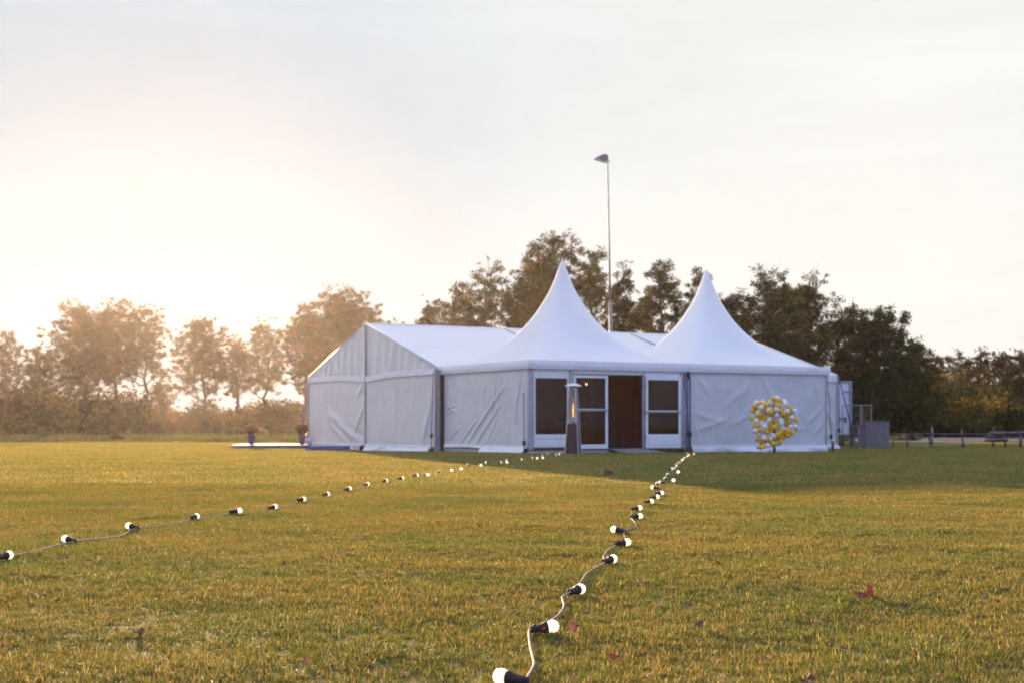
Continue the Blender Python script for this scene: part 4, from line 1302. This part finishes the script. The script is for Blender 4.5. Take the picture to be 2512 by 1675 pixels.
def string_lights(data, label, mids, ztop):
    global proto_lamp
    root = empty('string_lights', G(data[0][0], data[0][1] + 10), 0, label, 'string lights', 'festoon strings laid out on the lawn')
    rl = root.location.copy()
    way = []
    lr = random.Random(len(data))
    for i, (bx_, by_, ex, ey) in enumerate(data):
        zc = .032
        c = G(bx_, by_, zc); c.z = gh(c.x, c.y) + zc
        e_ = G(ex, ey, .03)
        d = Vector((e_.x - c.x, e_.y - c.y, 0))
        Lx = .094
        dx = max(-.9 * Lx, min(.9 * Lx, d.x))
        if c.y < 9: 
            dd = d.normalized() * Lx
        else:
            sy = math.sqrt(max(0, Lx * Lx - dx * dx)); dd = Vector((dx, -sy if ey > by_ else sy, 0))
        an = math.atan2(dd.y, dd.x)
        if proto_lamp is None:
            bulb, so = lamp_mesh()
            s0 = so.build('lamp_socket', M['socket'], root)
            b0 = bulb.build('bulb', M['bulb'], s0)
            proto_lamp = s0; s_ = s0
        else:
            s_ = proto_lamp.copy(); C.objects.link(s_); s_.parent = root
            b_ = proto_lamp.children[0].copy(); C.objects.link(b_); b_.parent = s_
        s_.location = c - rl
        s_.rotation_euler = (lr.uniform(0, 6.28), R(5 + lr.uniform(-2, 4)), an)
        ce = c + dd * (.088 / Lx)
        way.append((Vector((ce.x, ce.y, gh(ce.x, ce.y) + (.026 if ce.y < 8 else .016 if ce.y < 13 else .010))), i))
    # cord through the sockets
    pts_ = []
    for j, (p, i) in enumerate(way):
        pts_.append(p)
        for (mx_, my_) in mids.get(i, ()):
            q_ = G(mx_, my_, .02); q_.z = gh(q_.x, q_.y) + .022
            pts_.append(q_)
        if i not in mids and j + 1 < len(way):
            n_ = way[j + 1][0]; 
            m_ = p.lerp(n_, .5)
            sd = (n_ - p).cross(Vector((0, 0, 1)))
            m_ += sd * lr.uniform(-.07, .07)
            m_.z = gh(m_.x, m_.y) + ztop
            pts_.append(m_)
    sm = []
    for i in range(len(pts_) - 1):
        p0 = pts_[max(i - 1, 0)]; p1 = pts_[i]; p2 = pts_[i + 1]; p3 = pts_[min(i + 2, len(pts_) - 1)]
        for t in np.linspace(0, 1, 8, endpoint=False):
            sm.append(.5 * ((2 * p1) + (p2 - p0) * t + (2 * p0 - 5 * p1 + 4 * p2 - p3) * t * t + (3 * p1 - p0 - 3 * p2 + p3) * t ** 3) - rl)
    sm.append(pts_[-1] - rl)
    MB().tube(sm, .0054, 8).build('cord', M['cord'], root)
    return root
string_lights(RIGHT, 'festoon string of lit bulbs running up the middle to the gap between the pagodas',
              {0: [(1309, 1636), (1307, 1612), (1301, 1583), (1297.5, 1548)], 1: [(1330, 1530), (1353, 1515), (1374, 1499), (1383.5, 1480), (1379.5, 1458)],
               2: [(1400, 1440), (1424, 1426), (1442, 1405)], 3: [(1480, 1364), (1492, 1350)]}, .005)
string_lights(LEFT, 'festoon string of lit bulbs crossing the left half of the lawn to the patio heater', {}, .010)

# ------------------------------------------------------------------ platform, plants, crates on the left
Yp = .97 * F / (1099.5 - HZ)
x0p, x1p = at(568, Yp), at(752, Yp)
zg = base_h(Yp)
pf = empty('stage_platform', ((x0p + x1p) / 2, Yp, zg), 0, 'low wooden stage platform on the grass left of the marquee', 'platform')
wp = (x1p - x0p) / 2
dp = 4.2
nb_ = 8
for i in range(nb_):
    a, b = -wp + i * 2 * wp / nb_, -wp + (i + 1) * 2 * wp / nb_
    o = MB().box(a + .004, b - .004, .0, dp, .105, .14, .006).build('deck_board', M['deck_top'], pf)
MB().box(-wp, wp, .02, .06, .0, .10).build('fascia', M['deck_side'], pf)
MB().box(-wp, -wp + .04, .06, dp, .0, .10).build('fascia', M['deck_side'], pf)
MB().box(wp - .04, wp, .06, dp, .0, .10).build('fascia', M['deck_side'], pf)
MB().box(-wp - .012, wp + .012, -.012, .02, .085, .12, .004).build('edge_strip', M['fence_wood'], pf)
MB().box(-wp + .06, wp - .06, .1, dp - .05, .0, .08).build('joists', M['dark'], pf)
pg = leaf_mat('ornamental_grass', trans=.45, tboost=(1.4, 1.2, .7))
def potted(px, yoff, label, seed, sc_=1.0):
    r = np.random.default_rng(seed)
    y = Yp + yoff
    root = empty('potted_grass', (at(px, y), y, zg + .14), 0, label, 'potted plant', 'potted grasses on the platform')
    MB().lathe([(0, 0), (.10, 0), (.16, .34), (.17, .34), (.17, .37), (.145, .37), (.14, .33), (0, .33)], 18).build('pot', M['pot'], root)
    n = 700
    th = r.uniform(0, 6.28, n); sp = r.uniform(.05, .42, n); hh = (.30 + .24 * r.random(n)) * (1 - (sp / .42) ** 2 * .35)
    p0 = np.stack([np.cos(th) * .06, np.sin(th) * .06, np.full(n, .33)], 1)
    dv = np.stack([np.cos(th) * sp, np.sin(th) * sp, hh], 1) * sc_
    sd = np.stack([-np.sin(th), np.cos(th), np.zeros(n)], 1) * .012
    mid = p0 + dv * np.array([.4, .4, .65]); tip = p0 + dv
    v = np.stack([p0 - sd, p0 + sd, mid - sd, mid + sd, tip - sd * 1.2, tip + sd * 1.2], 1).reshape(-1, 3)
    b_ = (np.arange(n) * 6)[:, None]
    f = np.concatenate([b_ + np.array([[0, 1, 3, 2]]), b_ + np.array([[2, 3, 5, 4]])])
    col = np.tile(np.array([[.06, .09, .03]] * 4 + [[.34, .25, .17]] * 2), (n, 1)) * np.repeat(r.uniform(.7, 1.3, (n, 1)), 6, 0)
    mesh_np('foliage', v, f, pg, parent=root, cols=col)
potted(617, 1.5, 'potted ornamental grass in violet pot, the one standing free on the platform', 4, .92)
potted(741, 1.5, 'potted ornamental grass in violet pot, the one close to the marquee corner', 5, 1.05)
def crate(px0, px1, label):
    y = .955 * F / (1103.5 - HZ)
    a, b = at(px0, y), at(px1, y); hx = (b - a) / 2; z1 = .165
    root = empty('crate', ((a + b) / 2, y + .25, base_h(y)), 0, label, 'crate', 'blue crates along the marquee corner')
    mb = MB(); mb.box(-hx, hx, -.24, .24, 0, .02); mb.box(-hx, hx, -.24, -.22, .02, z1); mb.box(-hx, hx, .22, .24, .02, z1)
    mb.box(-hx, -hx + .02, -.22, .22, .02, z1); mb.box(hx - .02, hx, -.22, .22, .02, z1); mb.build('crate_body', M['crate'], root)
    MB().box(-hx - .012, hx + .012, -.252, -.238, z1 - .02, z1 + .006, .004).build('rim', M['crate'], root)
    for i in range(5):
        x = -hx + (i + .5) * 2 * hx / 5
        MB().box(x - .012, x + .012, -.256, -.241, .01, z1 - .02).build('rib', M['crate'], root)
crate(749, 797, 'low blue plastic crate by the marquee corner, nearest the platform')
crate(798, 855, 'low blue plastic crate under the marquee skirt, right of its twin')
pk = empty('cushion', (at(756, Yp + .8), Yp + .8, zg + .14), 0, 'small pink and white bundle on the platform beside the marquee', 'bundle')
r_ = random.Random(2)
mb = MB(); mb.sheet(16, 10, lambda u, v: ((.15 + .03 * noise.noise((u * 9, v * 5, 1))) * math.sin(math.pi * v) * math.cos(2 * math.pi * u), .14 * math.sin(math.pi * v) * math.sin(2 * math.pi * u), .14 - .13 * math.cos(math.pi * v) + .02 * noise.noise((u * 6, v * 6, 2))))
mb.build('cloth_bundle', M['pink'], pk); MB().lathe([(0, .28), (.07, .26), (.10, .2)], 10).build('white_top', M['tape'], pk)

# ------------------------------------------------------------------ trailer, planks, pen, fence
yt = 62.0
tr = empty('trailer', (at(2030, yt), yt, base_h(yt)), 0, 'white box trailer with rear lights parked behind the right end of the marquee', 'trailer')
xr = at(2089, yt) - at(2030, yt); xl = xr - 2.1
zt = zat(936, yt) - base_h(yt); zb_ = zat(1068, yt) - base_h(yt)
MB().box(xl, xr, .03, 4.6, zb_, zt - .02, .04).build('body', M['trailer'], tr)
MB().box(xl - .02, xr + .03, -.02, 4.64, zt - .05, zt + .03, .02).build('roof', M['trailer_trim'], tr)
dr = MB().box(xl + .1, xr - .16, -.012, .028, zb_ + .05, zt - .16, .01).build('rear_door', M['trailer'], tr)
bar(tr, xr - .10, xr + .02, -.02, .03, zb_ - .3, zt - .05, 'trailer_trim', 'corner_post')
bar(tr, xl - .02, xl + .08, -.02, .03, zb_ - .1, zt - .05, 'trailer_trim', 'corner_post')
for z in (zat(960, yt) - base_h(yt), zat(1025, yt) - base_h(yt)):
    s_ = MB(); x_ = xr - .32 if z > 1.8 else xr - .66
    s_.tube([(x_, -.05, z), (x_ + .34, -.05, z)], .035, 6); s_.build('hinge', M['trailer_trim'], dr)
MB().tube([(xr - .28, -.05, 1.0), (xr - .28, -.05, 1.25)], .03, 6).build('latch', M['dark'], dr)
lb = MB().box(xl + .5, xr - .12, -.06, -.02, zb_ - .24, zb_ - .02, .01).build('light_board', M['light_board'], tr)
for px, m_ in ((2057, 'tail_orange'), (2076, 'tail_red')):
    x_ = at(px, yt) - at(2030, yt)
    mb = MB(); mb.tube([(x_, -.10, zb_ - .13), (x_, -.061, zb_ - .13)], .062, 12); mb.build('tail_light', M[m_], lb)
MB().box(xl + .2, xr - .2, .3, 4.2, zb_ - .14, zb_ - .01).build('chassis', M['dark'], tr)
for sx in (xl + .15, xr - .38):
    o = MB().tube([(sx, 2.2, .30), (sx + .2, 2.2, .30)], .30, 18).build('wheel', M['rubber'], tr)
    MB().tube([(sx - .01, 2.2, .30), (sx + .21, 2.2, .30)], .15, 12).build('rim', M['steel'], o)
MB().tube([(xr - .3, .25, 0), (xr - .3, .25, zb_)], .03, 6).build('prop_stand', M['trailer_trim'], tr)
for a_ in (.35, .8):
    MB().box(xr - a_ - .1, xr - a_ + .1, .1, .4, 0, .16, .02).build('chock', M['plank_grey'], tr)

# grey plank screen
ys_ = 56.5
zb_ = base_h(ys_)
ps = empty('plank_screen', (at(2120, ys_), ys_, zb_), R(0), 'weathered grey upright plank screen between the trailer and the rail fence', 'screen')
x0s, x1s = at(2104, ys_), at(2182, ys_)
n = 9
pr_ = random.Random(5)
for i in range(n):
    a = x0s + (x1s - x0s) * i / n - at(2120, ys_); b = x0s + (x1s - x0s) * (i + 1) / n - at(2120, ys_)
    top = zat(1035 if i > 1 else 1043, ys_) - zb_ + pr_.uniform(-.012, .012)
    MB().box(a + .006, b - .006, pr_.uniform(-.008, .008), .03, -.02, top, .006).build('plank', M['plank_grey'], ps)
MB().box(x0s - at(2120, ys_), x1s - at(2120, ys_), .035, .08, .7, .78).build('cross_rail', M['plank_grey'], ps)
MB().box(x0s - at(2120, ys_), x1s - at(2120, ys_), .035, .08, .15, .23).build('cross_rail', M['plank_grey'], ps)
MB().box(at(2126, ys_) - at(2120, ys_), x1s - at(2120, ys_) + .02, -.03, .09, zat(1035, ys_) - zb_ + .014, zat(1035, ys_) - zb_ + .04, .006).build('top_cap', M['plank_grey'], ps)
# trestle bench in front of it
yb = 55.2
tb = empty('trestle_table', (at(2104, yb), yb, base_h(yb)), 0, 'rough wooden trestle table with low shelf beside the trailer', 'table')
w_ = (at(2123, yb) - at(2087, yb)) / 2; zt = zat(1044, yb) - base_h(yb)
MB().box(-w_, w_, -.25, .25, zt - .04, zt, .006).build('tabletop', M['fence_wood'], tb)
MB().box(-w_ + .04, w_ - .04, -.22, .22, zt - .30, zt - .26, .006).build('shelf', M['plank_grey'], tb)
for sx in (-w_ + .05, w_ - .05):
    for sy in (-.2, .2):
        MB().box(sx - .025, sx + .025, sy - .025, sy + .025, -.02, zt - .041, .004).build('leg', M['fence_wood'], tb)
# wire pen
yw = 60.0
wz = zat(992, yw) - base_h(yw)
wp_ = empty('wire_pen', (at(2113, yw), yw, base_h(yw)), 0, 'tall wire mesh pen with thin metal posts behind the plank screen', 'wire pen')
hw_ = (at(2138, yw) - at(2089, yw)) / 2
for x_ in (-hw_, -hw_ * .08, hw_):
    MB().tube([(x_, 0, 0), (x_, 0, wz)], .022, 6).build('post', M['wire'], wp_)
    MB().tube([(x_, 1.6, 0), (x_, 1.6, wz)], .022, 6).build('post', M['wire'], wp_)
g = MB()
for z in np.arange(.1, wz, .10):
    g.tube([(-hw_, 0, z), (hw_, 0, z)], .006, 3, cap=False)
for x_ in np.arange(-hw_, hw_, .10):
    g.tube([(x_, 0, 0), (x_, 0, wz)], .005, 3, cap=False)
g.build('wire_mesh', M['wire'], wp_)
for z in (wz - .01,):
    MB().tube([(-hw_, 0, z), (hw_, 0, z)], .02, 6).build('top_rail', M['wire'], wp_)
    MB().tube([(-hw_, 1.6, z), (hw_, 1.6, z)], .02, 6).build('top_rail', M['wire'], wp_)
    MB().tube([(hw_, 0, z), (hw_, 1.6, z)], .02, 6).build('top_rail', M['wire'], wp_)

# rail fence on the right
yf_ = 57.4
zb_ = base_h(yf_)
fc = empty('rail_fence', (at(2350, yf_), yf_, zb_), 0, 'low weathered wooden rail fence at the right edge of the field', 'fence')
xo = at(2350, yf_)
FP = [(2191, 1078, 0, .035, 'fence_wood'), (2226, 1062, 0, .04, 'fence_wood'), (2277, 1062, .13, .045, 'fence_wood'), (2286.5, 1048, 0, .045, 'fence_pale'),
      (2359, 1052, .06, .04, 'fence_wood'), (2437, 1047, -.02, .045, 'fence_wood'), (2461, 1056, .10, .045, 'fence_wood'), (2504, 1056, 0, .055, 'fence_wood'), (2560, 1054, .02, .05, 'fence_wood'), (2640, 1054, 0, .05, 'fence_wood')]
for px, top, lean, rr, m_ in FP:
    x_ = at(px, yf_) - xo
    MB().tube([(x_ + lean, 0, -.05), (x_, 0, zat(top, yf_) - zb_)], [rr * 1.1, rr], 8).build('fence_post', M[m_], fc)
MB().tube([(at(2360, yf_) - xo + .04, -.03, -.03), (at(2360, yf_) - xo + .03, -.03, .22)], [.10, .06], 8).build('post_stump', M['fence_wood'], fc)
def rail(pa, ya, pb, yb_, rr, m_, name='rail'):
    a = Vector((at(pa, yf_) - xo, -.06, zat(ya, yf_) - zb_)); b = Vector((at(pb, yf_) - xo, -.06, zat(yb_, yf_) - zb_))
    mid = a.lerp(b, .5); mid.z -= .01
    MB().tube([a, mid, b], rr, 6).build(name, M[m_], fc)
rail(2183, 1063, 2286, 1062, .03, 'fence_wood'); rail(2286, 1063, 2359, 1064, .034, 'fence_wood'); rail(2359, 1064, 2437, 1063, .03, 'fence_wood')
rail(2437, 1060, 2504, 1059, .035, 'fence_pale'); rail(2504, 1059, 2640, 1060, .035, 'fence_pale'); rail(2437, 1064, 2504, 1063, .022, 'fence_wood')
rail(2191, 1080, 2286, 1081, .008, 'tape', 'tape'); rail(2286, 1090, 2359, 1087, .010, 'tape', 'tape'); rail(2359, 1080, 2461, 1075, .010, 'tape', 'tape')
rail(2226, 1091, 2286, 1092, .008, 'tape', 'tape'); rail(2461, 1075, 2504, 1074, .010, 'tape', 'tape'); rail(2461, 1088, 2504, 1088, .012, 'fence_wood')
rail(2286, 1087, 2359, 1086, .010, 'fence_wood')
# brown log piles beyond the fence
def logs(px0, px1, py, Y, label, seed):
    r_ = random.Random(seed)
    x0_, x1_ = at(px0, Y), at(px1, Y); hx = (x1_ - x0_) / 2
    root = empty('log_pile', ((x0_ + x1_) / 2, Y, base_h(Y)), 0, label, 'log pile', 'dark log piles beyond the fence')
    rad = hx / 4
    for lay, nn in enumerate((4, 3, 2)):
        for i in range(nn):
            x_ = (-(nn - 1) / 2 + i) * rad * 2; z_ = rad + lay * rad * 1.7
            MB().tube([(x_, -.5 + r_.uniform(-.1, .1), z_), (x_, .9, z_)], rad * r_.uniform(.88, 1), 9).build('log', M['log'], root)
logs(2428, 2466, 1080, 76.0, 'dark red-brown log pile beyond the fence near the right edge', 1)
logs(2218, 2242, 1076, 82.0, 'smaller dark log pile beyond the fence near the plank screen', 2)

# ------------------------------------------------------------------ fallen leaves, twig, scraps
def leaf_obj(name, px, py, size, m_, label, cat='leaf', group=None, seed=0, curl=.5):
    r = random.Random(seed)
    c = G(px, py, .028); c.z = gh(c.x, c.y) + .03
    vs = []; fs = []
    n = 10
    ang0 = r.uniform(0, 6.28)
    for i in range(n):
        a = 2 * math.pi * i / n
        rr = size * (.38 + .16 * (i % 2) + r.uniform(-.05, .05)) * (1.0 + .3 * math.cos(a))
        z = curl * size * (.35 * math.cos(a * 2 + ang0) + r.uniform(-.06, .06))
        vs.append((rr * math.cos(a), rr * .75 * math.sin(a), z))
    vs.append((0, 0, -curl * size * .12))
    for i in range(n):
        fs.append((i, (i + 1) % n, n))
    mb = MB(); mb.add(vs, fs)
    mb.tube([(size * .4, 0, .0), (size * .75, .02 * size, .1 * size)], size * .02, 4)
    o = mb.build(name, M[m_])
    o.location = c; o.rotation_euler = (r.uniform(-.7, .7), r.uniform(-.5, .5), r.uniform(0, 6.28))
    tag(o, label, cat, group)
    return o
leaf_obj('fallen_leaf', 2128, 1455, .10, 'leaf_red', 'large curled dark red leaf lying alone in the right foreground grass', seed=1, curl=.9)
leaf_obj('fallen_leaf', 1412, 1532, .06, 'leaf_brown', 'curled brown leaf right beside the second nearest bulb', seed=2, curl=.9)
leaf_obj('fallen_leaf', 1510, 1606, .04, 'leaf_red', 'dull pinkish leaf in the grass right of the nearest cord', seed=3)
leaf_obj('fallen_leaf', 1376, 1557, .022, 'leaf_red', 'tiny red leaf just below the second nearest bulb', seed=4)
leaf_obj('fallen_leaf', 1472, 1450, .03, 'leaf_red', 'small red leaf just right of the third nearest bulb', seed=5)
leaf_obj('fallen_leaf', 340, 1545, .06, 'leaf_grey', 'crumpled pale grey leaf in a dip in the left foreground', seed=6, curl=.8)
leaf_obj('fallen_leaf', 2037, 1578, .035, 'leaf_red', 'bright orange-red leaf scrap low in the right foreground', seed=7)
leaf_obj('fallen_leaf', 1710, 1528, .045, 'leaf_grey', 'pale greyish leaf right of the brown curled one', seed=8)
leaf_obj('fallen_leaf', 1975, 1668, .07, 'leaf_red', 'dark red leaf cut by the bottom edge on the right', seed=9)
leaf_obj('fallen_leaf', 1915, 1421, .04, 'leaf_red', 'pinkish leaf in the middle of the right foreground', seed=10)
leaf_obj('fallen_leaf', 1486, 1163, .22, 'leaf_brown', 'dark brown leaf clump in the shade before the entrance ramp', seed=11)
leaf_obj('fallen_leaf', 300, 1318, .06, 'leaf_brown', 'brown leaf near the cord of the left string between its nearest bulbs', seed=12)
LR = random.Random(77)
for i in range(46):
    px = LR.uniform(30, 2490); py = HZ + 60 + (LR.random() ** 1.5) * 560
    if py > 1670: py = 1660
    if 1250 < px < 1700 and py < 1240: continue
    leaf_obj('fallen_leaf', px, py, LR.uniform(.018, .04), LR.choice(('leaf_red', 'leaf_brown', 'leaf_brown', 'leaf_grey')),
             'small fallen autumn leaf scattered in the lawn', group='small leaves scattered over the lawn', seed=200 + i)
tw = G(1698, 1344, .04); t2 = G(1768, 1385, .02)
mb = MB(); mb.tube([tw + Vector((0, 0, .01)), tw.lerp(t2, .4) + Vector((0, 0, .012)), tw.lerp(t2, .75) + Vector((.01, 0, .0)), t2], [.002, .003, .0025, .0015], 5)
o = mb.build('twig', M['twig']); tag(o, 'thin dark twig lying slantwise right of the middle string', 'twig')
tw = G(1160, 1270, .04); t2 = G(1178, 1292, .02)
mb = MB(); mb.tube([tw + Vector((0, 0, .02)), tw.lerp(t2, .5), t2], [.003, .004, .003], 5)
o = mb.build('twig', M['twig']); tag(o, 'short twig standing up from the lawn left of the middle string', 'twig')
# upright dry stalks
st = MB()
for i in range(70):
    px = LR.uniform(0, 2512); py = HZ + 90 + LR.random() * 500
    p = G(px, py); p.z = gh(p.x, p.y)
    hh = LR.uniform(.05, .10); d = Vector((LR.uniform(-.6, .6), LR.uniform(-.4, .4), 1)).normalized() * hh
    st.tube([p, p + d * .6, p + d + Vector((LR.uniform(-.01, .01), 0, -.005))], [.0014, .0012, .0008], 3, cap=False)
o = st.build('dry_stalks', mat('stalk', (.12, .07, .035), 1, spec=.05)); tag(o, 'thin dry stalks sticking up out of the turf', kind='stuff')
print('tris', sum(len(o.data.polygons) for o in C.objects if o.type=='MESH')); print('objects', len(bpy.data.objects))
